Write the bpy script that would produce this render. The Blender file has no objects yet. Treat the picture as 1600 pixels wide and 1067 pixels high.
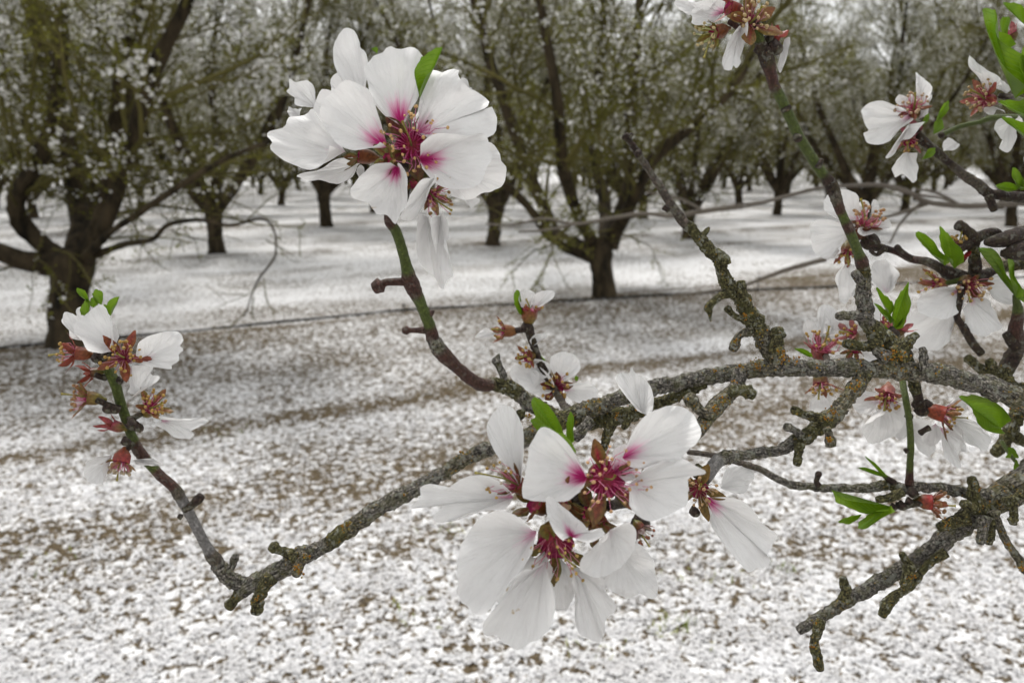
import bpy, math, random
import numpy as np
from mathutils import Vector, Matrix

S = bpy.context.scene
COL = S.collection
random.seed(4)
RNG = np.random.default_rng(7)

# ---------------------------------------------------------------- camera, light, exposure
F = 1256.0                      # focal length in photograph pixels (photograph 1600 wide)
PITCH = math.radians(12.5)
CAMZ = 1.5
cd = bpy.data.cameras.new('camera')
cam = bpy.data.objects.new('camera', cd)
COL.objects.link(cam)
cam.location = (0, 0, CAMZ)
cam.rotation_euler = (math.radians(90) - PITCH, 0, 0)
cd.sensor_width = 36
cd.lens = 36 * F / 1600
cd.clip_start = 0.01
cd.clip_end = 1500
cd.dof.use_dof = True
cd.dof.focus_distance = 0.31
cd.dof.aperture_fstop = (cd.lens / 1000) / 0.0016
S.camera = cam

w = bpy.data.worlds.new('World')
S.world = w
w.use_nodes = True
nt = w.node_tree
bg = nt.nodes['Background']
sky = nt.nodes.new('ShaderNodeTexSky')
sky.sky_type = 'NISHITA'
sky.sun_disc = False
SUN_EL, SUN_ROT = math.radians(60), math.radians(-25)
sky.sun_elevation = SUN_EL
sky.sun_rotation = SUN_ROT
sky.dust_density = 3.0
sky.air_density = 1.0
hs = nt.nodes.new('ShaderNodeHueSaturation')
hs.inputs['Saturation'].default_value = 0.12
hs.inputs['Value'].default_value = 1.0
mx = nt.nodes.new('ShaderNodeMix')
mx.data_type = 'RGBA'
mx.inputs[0].default_value = 0.6
mx.inputs[7].default_value = (7.75, 7.8, 7.7, 1)          # even overcast layer
nt.links.new(sky.outputs[0], hs.inputs['Color'])
nt.links.new(hs.outputs[0], mx.inputs[6])
nt.links.new(mx.outputs[2], bg.inputs[0])
bg.inputs[1].default_value = 0.096

sd = bpy.data.lights.new('sun', 'SUN')
sd.energy = 1.5
sd.angle = math.radians(11)
sd.color = (1.0, 0.97, 0.92)
sun = bpy.data.objects.new('sun', sd)
COL.objects.link(sun)
sdir = Vector((math.sin(SUN_ROT) * math.cos(SUN_EL), math.cos(SUN_ROT) * math.cos(SUN_EL), math.sin(SUN_EL)))
sun.rotation_euler = sdir.to_track_quat('Z', 'Y').to_euler()
sun.location = (0, 0, 30)

S.view_settings.view_transform = 'Standard'
S.view_settings.look = 'None'
S.view_settings.exposure = 0.62
S.view_settings.gamma = 1
S.view_settings.use_curve_mapping = False
S.render.engine = 'CYCLES'
S.cycles.max_bounces = 6
S.cycles.transparent_max_bounces = 6
S.cycles.use_denoising = True

# ---------------------------------------------------------------- geometry helpers
CAM = np.array([0, 0, CAMZ])
RT = np.array([1.0, 0, 0])
UP = np.array([0, math.sin(PITCH), math.cos(PITCH)])
FW = np.array([0, math.cos(PITCH), -math.sin(PITCH)])

def P(x, y, d):
    """point seen at photograph position x, y, standing d metres in front of the lens"""
    return CAM + RT * ((x - 800) / F * d) + UP * ((533.5 - y) / F * d) + FW * d

def CV(v):
    """camera-space direction (right, up, towards viewer) -> world"""
    v = np.asarray(v, float)
    r = RT * v[0] + UP * v[1] - FW * v[2]
    return r / np.linalg.norm(r)

def G(x, y):
    r = RT * (x - 800) / F + UP * (533.5 - y) / F + FW
    t = -CAMZ / r[2]
    return CAM + r * t

def depth_of(p):
    return float(np.dot(np.asarray(p) - CAM, FW))

def nrm(v):
    v = np.asarray(v, float)
    n = np.linalg.norm(v, axis=-1, keepdims=True)
    return v / np.maximum(n, 1e-12)

def hash3(ix, iy, iz, seed=0):
    h = (ix.astype(np.int64) * 374761393 + iy.astype(np.int64) * 668265263 + iz.astype(np.int64) * 2147483647 + seed * 974634777) & 0xffffffff
    h = ((h ^ (h >> 13)) * 1274126177) & 0xffffffff
    h = (h ^ (h >> 16)) & 0xffffffff
    return h / 4294967295.0

def vnoise(p, seed=0):
    p = np.asarray(p, float)
    i = np.floor(p).astype(np.int64)
    f = p - i
    f = f * f * (3 - 2 * f)
    r = 0
    for dx in (0, 1):
        for dy in (0, 1):
            for dz in (0, 1):
                wt = (f[..., 0] if dx else 1 - f[..., 0]) * (f[..., 1] if dy else 1 - f[..., 1]) * (f[..., 2] if dz else 1 - f[..., 2])
                r = r + wt * hash3(i[..., 0] + dx, i[..., 1] + dy, i[..., 2] + dz, seed)
    return r * 2 - 1

def fbm(p, octv=3, seed=0):
    a, r, s = 1.0, 0, 1.0
    p = np.asarray(p, float)
    for k in range(octv):
        r = r + a * vnoise(p * s, seed + k)
        a *= .5
        s *= 2.03
    return r

def catmull(pts, n):
    """open Catmull-Rom through pts (N,k), n samples spaced evenly in index"""
    pts = np.asarray(pts, float)
    if len(pts) == 2:
        t = np.linspace(0, 1, n)[:, None]
        return pts[0] * (1 - t) + pts[1] * t
    p = np.vstack([2 * pts[0] - pts[1], pts, 2 * pts[-1] - pts[-2]])
    seg = np.linalg.norm(np.diff(pts[:, :2], axis=0), axis=1) + 1e-9
    cum = np.concatenate([[0], np.cumsum(seg)])
    u = np.linspace(0, cum[-1], n)
    k = np.clip(np.searchsorted(cum, u, side='right') - 1, 0, len(seg) - 1)
    t = ((u - cum[k]) / seg[k])[:, None]
    a, b, c, d = p[k], p[k + 1], p[k + 2], p[k + 3]
    return 0.5 * (2 * b + (c - a) * t + (2 * a - 5 * b + 4 * c - d) * t * t + (3 * b - a - 3 * c + d) * t ** 3)

def make_mesh(name, verts, faces, mat, smooth=True, attrs=None, uv=None):
    me = bpy.data.meshes.new(name)
    verts = np.asarray(verts, np.float32)
    faces = np.asarray(faces)
    nf, k = faces.shape
    me.vertices.add(len(verts))
    me.vertices.foreach_set('co', verts.ravel())
    me.loops.add(nf * k)
    me.loops.foreach_set('vertex_index', faces.astype(np.int32).ravel())
    me.polygons.add(nf)
    me.polygons.foreach_set('loop_start', np.arange(0, nf * k, k, dtype=np.int32))
    me.polygons.foreach_set('loop_total', np.full(nf, k, dtype=np.int32))
    if smooth:
        me.polygons.foreach_set('use_smooth', np.ones(nf, bool))
    for an, (typ, data) in (attrs or {}).items():
        at = me.attributes.new(an, typ, 'POINT')
        if typ == 'FLOAT':
            at.data.foreach_set('value', np.asarray(data, np.float32).ravel())
        else:
            at.data.foreach_set('color', np.asarray(data, np.float32).ravel())
    if uv is not None:
        ul = me.uv_layers.new(name='UVMap')
        ul.data.foreach_set('uv', np.asarray(uv, np.float32)[faces.ravel()].ravel())
    me.materials.append(mat)
    me.update()
    me.validate()
    return me

ORG = {}

def put(name, me, org, parent=None, kind=None):
    o = bpy.data.objects.new(name, me)
    COL.objects.link(o)
    org = np.asarray(org, float)
    if parent is not None:
        o.parent = parent
        o.location = Vector(org - ORG[parent.name])
    else:
        o.location = Vector(org)
    ORG[o.name] = org
    if kind:
        o['kind'] = kind
    return o

def empty(name, org, parent=None):
    o = put(name, None, org, parent)
    o.empty_display_size = 0.02
    return o

def tag(o, label, cat, group=None, kind=None):
    o['label'] = label
    o['category'] = cat
    if group:
        o['group'] = group
    if kind:
        o['kind'] = kind

# ---------------------------------------------------------------- materials
def mat(name):
    m = bpy.data.materials.new(name)
    m.use_nodes = True
    return m, m.node_tree.nodes, m.node_tree.links, m.node_tree.nodes['Principled BSDF']

def N(nodes, t, **kw):
    n = nodes.new(t)
    for k, v in kw.items():
        if k in n.inputs.keys():
            n.inputs[k].default_value = v
        else:
            setattr(n, k, v)
    return n

def ramp(nodes, stops):
    r = nodes.new('ShaderNodeValToRGB')
    e = r.color_ramp.elements
    while len(e) > 1:
        e.remove(e[-1])
    e[0].position, e[0].color = stops[0][0], (*stops[0][1], 1)
    for p, c in stops[1:]:
        q = e.new(p)
        q.color = (*c, 1)
    return r

def mixc(nodes, links, fac, a, b, bt='MIX'):
    m = nodes.new('ShaderNodeMix')
    m.data_type = 'RGBA'
    m.blend_type = bt
    for sock, v in ((m.inputs[0], fac), (m.inputs[6], a), (m.inputs[7], b)):
        if isinstance(v, (int, float)):
            sock.default_value = v
        elif isinstance(v, tuple):
            sock.default_value = (*v, 1)
        else:
            links.new(v, sock)
    return m.outputs[2]

def math_(nodes, links, op, a, b=0.0, clamp=False):
    m = nodes.new('ShaderNodeMath')
    m.operation = op
    m.use_clamp = clamp
    for i, v in ((0, a), (1, b)):
        if isinstance(v, (int, float)):
            m.inputs[i].default_value = v
        else:
            links.new(v, m.inputs[i])
    return m.outputs[0]

def bark_material():
    m, n, l, bs = mat('almond bark')
    tc = N(n, 'ShaderNodeTexCoord')
    ac = N(n, 'ShaderNodeAttribute', attribute_name='col')
    ao = N(n, 'ShaderNodeAttribute', attribute_name='old')
    al = N(n, 'ShaderNodeAttribute', attribute_name='lich')
    big = N(n, 'ShaderNodeTexNoise', Scale=260.0, Detail=4.0, Roughness=.6)
    fine = N(n, 'ShaderNodeTexNoise', Scale=850.0, Detail=5.0, Roughness=.7)
    spots = N(n, 'ShaderNodeTexNoise', Scale=330.0, Detail=3.0, Roughness=.65)
    spot2 = N(n, 'ShaderNodeTexNoise', Scale=700.0, Detail=4.0, Roughness=.6)
    vor = N(n, 'ShaderNodeTexVoronoi', Scale=900.0)
    for t in (big, fine, spots, spot2, vor):
        l.new(tc.outputs['Object'], t.inputs['Vector'])
    r1 = ramp(n, [(.36, (.18, .17, .16)), (.46, (.8, .8, .8)), (.56, (1.35, 1.35, 1.35)), (.66, (2.9, 2.9, 2.9))])
    l.new(fine.outputs[0], r1.inputs[0])
    c = mixc(n, l, 1.0, ac.outputs['Color'], r1.outputs[0], 'MULTIPLY')
    uvn = N(n, 'ShaderNodeUVMap')
    mpa = N(n, 'ShaderNodeMapping'); mpa.inputs['Scale'].default_value = (.35, 1.5, 1)
    mpb = N(n, 'ShaderNodeMapping'); mpb.inputs['Scale'].default_value = (1.7, .3, 1)
    l.new(uvn.outputs[0], mpa.inputs[0]); l.new(uvn.outputs[0], mpb.inputs[0])
    fis = N(n, 'ShaderNodeTexNoise', Scale=1.0, Detail=4.0, Roughness=.65, Distortion=.4)
    rng_ = N(n, 'ShaderNodeTexNoise', Scale=1.0, Detail=3.0, Roughness=.6, Distortion=.3)
    l.new(mpa.outputs[0], fis.inputs['Vector']); l.new(mpb.outputs[0], rng_.inputs['Vector'])
    rfis = ramp(n, [(.40, (.16, .15, .14)), (.50, (1, 1, 1)), (.70, (1.35, 1.35, 1.35))])
    rrng = ramp(n, [(.36, (.35, .33, .32)), (.46, (1, 1, 1)), (.7, (1.2, 1.2, 1.2))])
    l.new(fis.outputs[0], rfis.inputs[0]); l.new(rng_.outputs[0], rrng.inputs[0])
    fr_ = mixc(n, l, 1.0, rfis.outputs[0], rrng.outputs[0], 'MULTIPLY')
    c = mixc(n, l, .85, c, fr_, 'MULTIPLY')
    smoothc = mixc(n, l, .35, ac.outputs['Color'], r1.outputs[0], 'MULTIPLY')
    c = mixc(n, l, ao.outputs['Fac'], smoothc, c)
    # pale crustose lichen
    rl = ramp(n, [(.55, (0, 0, 0)), (.62, (1, 1, 1))])
    l.new(spots.outputs[0], rl.inputs[0])
    f1 = math_(n, l, 'MULTIPLY', rl.outputs[0], ao.outputs['Fac'])
    f1 = math_(n, l, 'MULTIPLY', f1, 0.75)
    c = mixc(n, l, f1, c, (.34, .35, .30))
    # green-olive film
    rg = ramp(n, [(.47, (0, 0, 0)), (.62, (1, 1, 1))])
    l.new(big.outputs[0], rg.inputs[0])
    f2 = math_(n, l, 'MULTIPLY', rg.outputs[0], ao.outputs['Fac'])
    f2 = math_(n, l, 'MULTIPLY', f2, .38)
    c = mixc(n, l, f2, c, (.15, .15, .05))
    # orange lichen where the lich attribute says so
    ro = ramp(n, [(.5, (0, 0, 0)), (.55, (1, 1, 1))])
    sh = math_(n, l, 'ADD', spot2.outputs[0], math_(n, l, 'MULTIPLY', al.outputs['Fac'], .145))
    sh = math_(n, l, 'SUBTRACT', sh, .15)
    l.new(sh, ro.inputs[0])
    f3 = math_(n, l, 'MULTIPLY', ro.outputs[0], ao.outputs['Fac'])
    oc = mixc(n, l, vor.outputs['Color'], (.40, .19, .012), (.26, .21, .03))
    c = mixc(n, l, f3, c, oc)
    l.new(c, bs.inputs['Base Color'])
    rr = math_(n, l, 'MULTIPLY_ADD', ao.outputs['Fac'], .45)
    rr.node.inputs[2].default_value = .42
    l.new(rr, bs.inputs['Roughness'])
    bs.inputs['Specular IOR Level'].default_value = .35
    b = N(n, 'ShaderNodeBump', Strength=1.0, Distance=.0009)
    hh = mixc(n, l, .5, fine.outputs[0], fr_)
    l.new(hh, b.inputs['Height'])
    l.new(b.outputs[0], bs.inputs['Normal'])
    return m

def petal_material():
    m, n, l, bs = mat('almond petal')
    uv = N(n, 'ShaderNodeUVMap')
    tint = N(n, 'ShaderNodeAttribute', attribute_name='tint')
    mp = N(n, 'ShaderNodeMapping')
    mp.inputs['Scale'].default_value = (1.6, 17, 1)
    l.new(uv.outputs[0], mp.inputs[0])
    vein = N(n, 'ShaderNodeTexNoise', Scale=1.0, Detail=5.0, Roughness=.6, Distortion=.25)
    l.new(mp.outputs[0], vein.inputs['Vector'])
    tc = N(n, 'ShaderNodeTexCoord')
    blot = N(n, 'ShaderNodeTexNoise', Scale=160.0, Detail=4.0, Roughness=.55)
    l.new(tc.outputs['Object'], blot.inputs['Vector'])
    rv = ramp(n, [(.25, (.82, .815, .81)), (.6, (.885, .88, .875))])
    l.new(vein.outputs[0], rv.inputs[0])
    rb = ramp(n, [(.24, (.62, .50, .34)), (.275, (.96, .955, .96)), (.6, (1, 1, 1))])
    l.new(blot.outputs[0], rb.inputs[0])
    c = mixc(n, l, 1.0, rv.outputs[0], rb.outputs[0], 'MULTIPLY')
    # claw: deep pink bleeding into the blade along the veins
    tv = math_(n, l, 'ADD', tint.outputs['Fac'], math_(n, l, 'MULTIPLY', math_(n, l, 'SUBTRACT', vein.outputs[0], .5), 1.1))
    tmul = math_(n, l, 'MULTIPLY', tv, math_(n, l, 'GREATER_THAN', tint.outputs['Fac'], .015))
    rt = ramp(n, [(.0, (0, 0, 0)), (.35, (.25, .25, .25)), (.8, (1, 1, 1))])
    l.new(tmul, rt.inputs[0])
    pc = ramp(n, [(0, (.87, .55, .72)), (.45, (.75, .07, .36)), (1, (.45, .008, .13))])
    l.new(tmul, pc.inputs[0])
    c = mixc(n, l, rt.outputs[0], c, pc.outputs[0])
    l.new(c, bs.inputs['Base Color'])
    bs.inputs['Roughness'].default_value = .5
    bs.inputs['Specular IOR Level'].default_value = .3
    bs.inputs['Sheen Weight'].default_value = .1
    b = N(n, 'ShaderNodeBump', Strength=1.0, Distance=.0014)
    l.new(vein.outputs[0], b.inputs['Height'])
    l.new(b.outputs[0], bs.inputs['Normal'])
    tr = N(n, 'ShaderNodeBsdfTranslucent')
    l.new(c, tr.inputs[0])
    l.new(b.outputs[0], tr.inputs['Normal'])
    ms = N(n, 'ShaderNodeMixShader')
    ms.inputs[0].default_value = .26
    l.new(bs.outputs[0], ms.inputs[1])
    l.new(tr.outputs[0], ms.inputs[2])
    l.new(ms.outputs[0], n['Material Output'].inputs[0])
    return m

def leaf_material():
    m, n, l, bs = mat('young almond leaf')
    uv = N(n, 'ShaderNodeUVMap')
    sep = N(n, 'ShaderNodeSeparateXYZ')
    l.new(uv.outputs[0], sep.inputs[0])
    # midrib and side veins from u (along) and v (across)
    dv = math_(n, l, 'ABSOLUTE', math_(n, l, 'SUBTRACT', sep.outputs[1], .5))
    mid = ramp(n, [(0, (1, 1, 1)), (.03, (0, 0, 0))])
    l.new(dv, mid.inputs[0])
    wv = math_(n, l, 'SINE', math_(n, l, 'MULTIPLY', math_(n, l, 'SUBTRACT', sep.outputs[0], math_(n, l, 'MULTIPLY', dv, .55)), 62.0))
    rv = ramp(n, [(.75, (0, 0, 0)), (1, (.6, .6, .6))])
    l.new(wv, rv.inputs[0])
    tc = N(n, 'ShaderNodeTexCoord')
    no = N(n, 'ShaderNodeTexNoise', Scale=110.0, Detail=4.0)
    l.new(tc.outputs['Object'], no.inputs['Vector'])
    base = ramp(n, [(.3, (.085, .155, .008)), (.7, (.18, .28, .018))])
    l.new(no.outputs[0], base.inputs[0])
    v = mixc(n, l, 1.0, mid.outputs[0], rv.outputs[0], 'ADD')
    c = mixc(n, l, v, base.outputs[0], (.15, .26, .04))
    l.new(c, bs.inputs['Base Color'])
    bs.inputs['Roughness'].default_value = .32
    b = N(n, 'ShaderNodeBump', Strength=.8, Distance=.0006, invert=True)
    l.new(v, b.inputs['Height'])
    l.new(b.outputs[0], bs.inputs['Normal'])
    tr = N(n, 'ShaderNodeBsdfTranslucent')
    tcx = mixc(n, l, 1.0, c, (1.3, 1.5, .5), 'MULTIPLY')
    l.new(tcx, tr.inputs[0])
    ms = N(n, 'ShaderNodeMixShader')
    ms.inputs[0].default_value = .35
    l.new(bs.outputs[0], ms.inputs[1])
    l.new(tr.outputs[0], ms.inputs[2])
    l.new(ms.outputs[0], n['Material Output'].inputs[0])
    return m

def attr_material(name, rough=.5, scale=600.0, trans=0.0, spec=.4):
    m, n, l, bs = mat(name)
    ac = N(n, 'ShaderNodeAttribute', attribute_name='col')
    tc = N(n, 'ShaderNodeTexCoord')
    no = N(n, 'ShaderNodeTexNoise', Scale=scale, Detail=4.0, Roughness=.6)
    l.new(tc.outputs['Object'], no.inputs['Vector'])
    r = ramp(n, [(.3, (.35, .32, .34)), (.7, (1.0, .92, 1.0))])
    l.new(no.outputs[0], r.inputs[0])
    c = mixc(n, l, 1.0, ac.outputs['Color'], r.outputs[0], 'MULTIPLY')
    l.new(c, bs.inputs['Base Color'])
    bs.inputs['Roughness'].default_value = rough
    bs.inputs['Specular IOR Level'].default_value = spec
    b = N(n, 'ShaderNodeBump', Strength=.5, Distance=.0004)
    l.new(no.outputs[0], b.inputs['Height'])
    l.new(b.outputs[0], bs.inputs['Normal'])
    if trans:
        tr = N(n, 'ShaderNodeBsdfTranslucent')
        l.new(c, tr.inputs[0])
        ms = N(n, 'ShaderNodeMixShader')
        ms.inputs[0].default_value = trans
        l.new(bs.outputs[0], ms.inputs[1])
        l.new(tr.outputs[0], ms.inputs[2])
        l.new(ms.outputs[0], n['Material Output'].inputs[0])
    return m

def simple(name, ca, cb, scale, rough=.85, trans=0, bump=0.0, stretch=None):
    m, n, l, bs = mat(name)
    tc = N(n, 'ShaderNodeTexCoord')
    no = N(n, 'ShaderNodeTexNoise', Scale=scale, Detail=5.0, Roughness=.65)
    if stretch:
        mp = N(n, 'ShaderNodeMapping')
        mp.inputs['Scale'].default_value = stretch
        l.new(tc.outputs['Object'], mp.inputs[0])
        l.new(mp.outputs[0], no.inputs['Vector'])
    else:
        l.new(tc.outputs['Object'], no.inputs['Vector'])
    r = ramp(n, [(.35, ca), (.65, cb)])
    l.new(no.outputs[0], r.inputs[0])
    l.new(r.outputs[0], bs.inputs['Base Color'])
    bs.inputs['Roughness'].default_value = rough
    bs.inputs['Specular IOR Level'].default_value = .2
    if bump:
        b = N(n, 'ShaderNodeBump', Strength=.8, Distance=bump)
        l.new(no.outputs[0], b.inputs['Height'])
        l.new(b.outputs[0], bs.inputs['Normal'])
    if trans:
        tr = N(n, 'ShaderNodeBsdfTranslucent')
        l.new(r.outputs[0], tr.inputs[0])
        ms = N(n, 'ShaderNodeMixShader')
        ms.inputs[0].default_value = trans
        l.new(bs.outputs[0], ms.inputs[1])
        l.new(tr.outputs[0], ms.inputs[2])
        l.new(ms.outputs[0], n['Material Output'].inputs[0])
    return m

M_BARK = bark_material()
M_PETAL = petal_material()
M_LEAF = leaf_material()
M_SEPAL = attr_material('sepal and calyx', .42, 900.0, .15)
M_STAMEN = attr_material('stamens', .5, 1500.0, .1)
M_LICHEN = attr_material('lichen crust', .9, 1300.0)
M_TREEBARK = simple('orchard tree bark', (.010, .008, .005), (.075, .056, .032), 9.0, .9, 0, .03, (1, 1, .35))
M_TWIG = simple('orchard twigs', (.050, .045, .013), (.155, .137, .046), 1.2, .9)
M_BLOSSOM = simple('distant blossom', (.70, .69, .67), (.88, .88, .87), 2.0, .7, .35)
M_SPRIG = simple('distant young leaves', (.105, .112, .014), (.25, .245, .045), 1.5, .7, .45)
M_FALLEN = simple('fallen petals', (.70, .69, .69), (.89, .89, .90), 5.0, .75, .15)
M_HOSE = simple('irrigation hose plastic', (.012, .012, .012), (.05, .047, .042), 14.0, .6)
M_GRASS = simple('weed blades', (.16, .20, .04), (.42, .42, .14), 6.0, .7, .2)
M_CLOD = simple('soil clods', (.10, .075, .05), (.25, .20, .14), 30.0, .95, 0, .002)

# ---------------------------------------------------------------- ground
A0, A1 = G(105, 550), G(940, 470)
ROW = nrm((A1 - A0)[:2])
PER = np.array([-ROW[1], ROW[0]])
V0 = float(np.dot(A0[:2], PER))                     # perpendicular coordinate of the first tree row

def gv(p):
    return float(np.dot(np.asarray(p)[:2], PER)) - V0

def vn2(x, y, s, seed, octv=4):
    return fbm(np.stack([x * s, y * s, np.zeros_like(x) + seed * 3.7], -1), octv, seed)

def cover(x, y):
    """0..1 share of the soil hidden by fallen petals, lowered for painted shade below the hose"""
    v = x * PER[0] + y * PER[1] - V0
    u = x * ROW[0] + y * ROW[1]
    vw = v + .10 * vn2(x, y, .9, 11, 2)
    c = .665 + .14 * vn2(u * .45, v * 1.7, 1.0, 3, 3)
    def band(c, v0, hw, amt):
        return c - amt * np.exp(-((vw - v0) / hw) ** 2)
    c = band(c, BAND1, .16, .36)
    c = band(c, BAND2, .32, .25)
    for k in range(0, 9):
        c = band(c, 6.3 * k - .30, .42 if k == 0 else .25, .20 if k == 0 else .16)  # first row's wider band paints the shade below the hose as thinner cover
        c = band(c, 6.3 * k + .02, .09, .28)
        if k:
            c = band(c, 6.3 * k - 3.1, .3, .10)
            c = band(c, 6.3 * k - 2.0, .25, .12)
    c = c + .12 * vn2(x, y, 2.7, 5, 3) + .16 * np.clip((v - .3) / 1.5, 0, 1)
    return np.clip(c, .05, 1.0)

BAND1 = gv(G(600, 632))
BAND2 = gv(G(250, 800))

def gheight(x, y):
    v = x * PER[0] + y * PER[1] - V0
    h = .012 * vn2(x, y, 1.3, 21, 3) + .006 * vn2(x, y, 6.0, 22, 2)
    vr = (v + 3.15) % 6.3 - 3.15
    return (h + .05 * np.exp(-(vr / .7) ** 2)) * np.clip(1.5 - np.hypot(x, y) / 90, 0, 1)

def spaced(lo, hi, near, growth, start=0.0):
    out = [start]
    a, s = start, near
    while a < hi:
        a += s
        out.append(a)
        if abs(a) > 5: s *= growth
    a, s = start, near
    neg = []
    while a > lo:
        a -= s
        neg.append(a)
        if abs(a) > 5: s *= growth
    return np.array(neg[::-1] + out)

gx = spaced(-400, 400, .05, 1.05)
gy = spaced(-60, 900, .05, 1.035, 1.5)
X, Y = np.meshgrid(gx, gy)
Z = gheight(X, Y)
C = cover(X, Y)
nx, ny = len(gx), len(gy)
idx = np.arange(nx * ny).reshape(ny, nx)
faces = np.stack([idx[:-1, :-1], idx[:-1, 1:], idx[1:, 1:], idx[1:, :-1]], -1).reshape(-1, 4)

def ground_material():
    m, n, l, bs = mat('petal covered soil')
    tc = N(n, 'ShaderNodeTexCoord')
    cv = N(n, 'ShaderNodeAttribute', attribute_name='cover')
    f1 = N(n, 'ShaderNodeTexNoise', Scale=26.0, Detail=4.0, Roughness=.72, Distortion=.4)
    f2 = N(n, 'ShaderNodeTexVoronoi', Scale=62.0)
    f3 = N(n, 'ShaderNodeTexNoise', Scale=70.0, Detail=4.0, Roughness=.6)
    for t in (f1, f2, f3):
        l.new(tc.outputs['Object'], t.inputs['Vector'])
    soil = ramp(n, [(.3, (.032, .024, .013)), (.55, (.115, .086, .050)), (.75, (.26, .20, .125))])
    l.new(f3.outputs[0], soil.inputs[0])
    pet = ramp(n, [(0, (.55, .55, .56)), (.45, (.80, .80, .81)), (1, (.89, .89, .90))])
    l.new(f2.outputs['Color'], pet.inputs[0])
    thr = math_(n, l, 'ADD', f1.outputs[0], math_(n, l, 'MULTIPLY', cv.outputs['Fac'], .36))
    thr = math_(n, l, 'ADD', thr, math_(n, l, 'MULTIPLY', math_(n, l, 'SUBTRACT', f2.outputs['Distance'], .3), -.10))
    fr = ramp(n, [(.70, (0, 0, 0)), (.75, (1, 1, 1))])
    l.new(thr, fr.inputs[0])
    c = mixc(n, l, fr.outputs[0], soil.outputs[0], pet.outputs[0])
    l.new(c, bs.inputs['Base Color'])
    bs.inputs['Roughness'].default_value = .9
    bs.inputs['Specular IOR Level'].default_value = .15
    b = N(n, 'ShaderNodeBump', Strength=.8, Distance=.012)
    l.new(thr, b.inputs['Height'])
    l.new(b.outputs[0], bs.inputs['Normal'])
    return m

gm = make_mesh('ground', np.stack([X, Y, Z], -1).reshape(-1, 3), faces, ground_material(), True, {'cover': ('FLOAT', C.ravel())})
g = put('ground', gm, (0, 0, 0), None, 'structure')
g['label'] = 'orchard floor of brown soil white with fallen almond petals'

def rot_random(n, tilt):
    """random rotation matrices: yaw all round, tilt off horizontal up to tilt"""
    yaw = RNG.uniform(0, 2 * np.pi, n)
    az = RNG.uniform(0, 2 * np.pi, n)
    t = tilt * RNG.random(n) ** .7
    cy, sy = np.cos(yaw), np.sin(yaw)
    Rz = np.zeros((n, 3, 3)); Rz[:, 0, 0] = cy; Rz[:, 0, 1] = -sy; Rz[:, 1, 0] = sy; Rz[:, 1, 1] = cy; Rz[:, 2, 2] = 1
    k = np.stack([np.cos(az), np.sin(az), np.zeros(n)], -1)
    K = np.zeros((n, 3, 3))
    K[:, 0, 1] = -k[:, 2]; K[:, 0, 2] = k[:, 1]; K[:, 1, 0] = k[:, 2]; K[:, 1, 2] = -k[:, 0]; K[:, 2, 0] = -k[:, 1]; K[:, 2, 1] = k[:, 0]
    R = np.eye(3) + np.sin(t)[:, None, None] * K + (1 - np.cos(t))[:, None, None] * (K @ K)
    return R @ Rz

def scatter(tv, tf, pos, size, tilt):
    n = len(pos)
    R = rot_random(n, tilt)
    v = np.einsum('nij,kj->nki', R, tv) * size[:, None, None] + pos[:, None, :]
    f = tf[None] + (np.arange(n) * len(tv))[:, None, None]
    return v.reshape(-1, 3), f.reshape(-1, tf.shape[1])

# fallen petals lying on the near ground, thinning with distance where the material takes over
npet = 380000
yy = 2.0 + 7.5 * RNG.random(npet) ** 1.35
xx = RNG.uniform(-1, 1, npet) * (.75 * yy + .4)
keep = RNG.random(npet) < np.clip((cover(xx, yy) - .60 + .75 * vn2(xx, yy, 24.0, 31, 3)) * 3.2 + .30, 0.01, 1)
xx, yy = xx[keep], yy[keep]
zz = gheight(xx, yy) + RNG.uniform(.001, .009, len(xx))
tv = np.array([[-.5, 0, .06], [-.2, .33, .10], [.32, .36, .16], [.5, .06, .10], [.3, -.36, .17], [-.2, -.31, .09], [.1, 0, 0]])
tf = np.array([[6, 0, 5], [6, 1, 0], [6, 2, 1], [6, 3, 2], [6, 4, 3], [6, 5, 4]])[:, ::-1]
v, f = scatter(tv, tf, np.stack([xx, yy, zz], -1), RNG.uniform(.009, .0165, len(xx)), .75)
fp = put('fallen_petals', make_mesh('fallen_petals', v, f, M_FALLEN, False), (0, 0, 0), None, 'stuff')
tag(fp, 'loose white almond petals carpeting the near orchard floor', 'petals', None, 'stuff')

# soil clods showing between the petals
nc = 26000
yy = 2.0 + 6.0 * RNG.random(nc) ** 1.3
xx = RNG.uniform(-1, 1, nc) * (.75 * yy + .4)
keep = RNG.random(nc) < 1.15 - cover(xx, yy)
xx, yy = xx[keep], yy[keep]
ov = np.array([[1, 0, 0], [-1, 0, 0], [0, .8, 0], [0, -.8, 0], [0, 0, .55], [0, 0, -.5]])
of = np.array([[0, 2, 4], [2, 1, 4], [1, 3, 4], [3, 0, 4], [2, 0, 5], [1, 2, 5], [3, 1, 5], [0, 3, 5]])
v, f = scatter(ov, of, np.stack([xx, yy, gheight(xx, yy) + .002], -1), RNG.uniform(.003, .011, len(xx)), 1.0)
cl = put('soil_clods', make_mesh('soil_clods', v, f, M_CLOD, False), (0, 0, 0), None, 'stuff')
tag(cl, 'small brown soil clods and litter between the fallen petals', 'soil', None, 'stuff')

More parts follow.
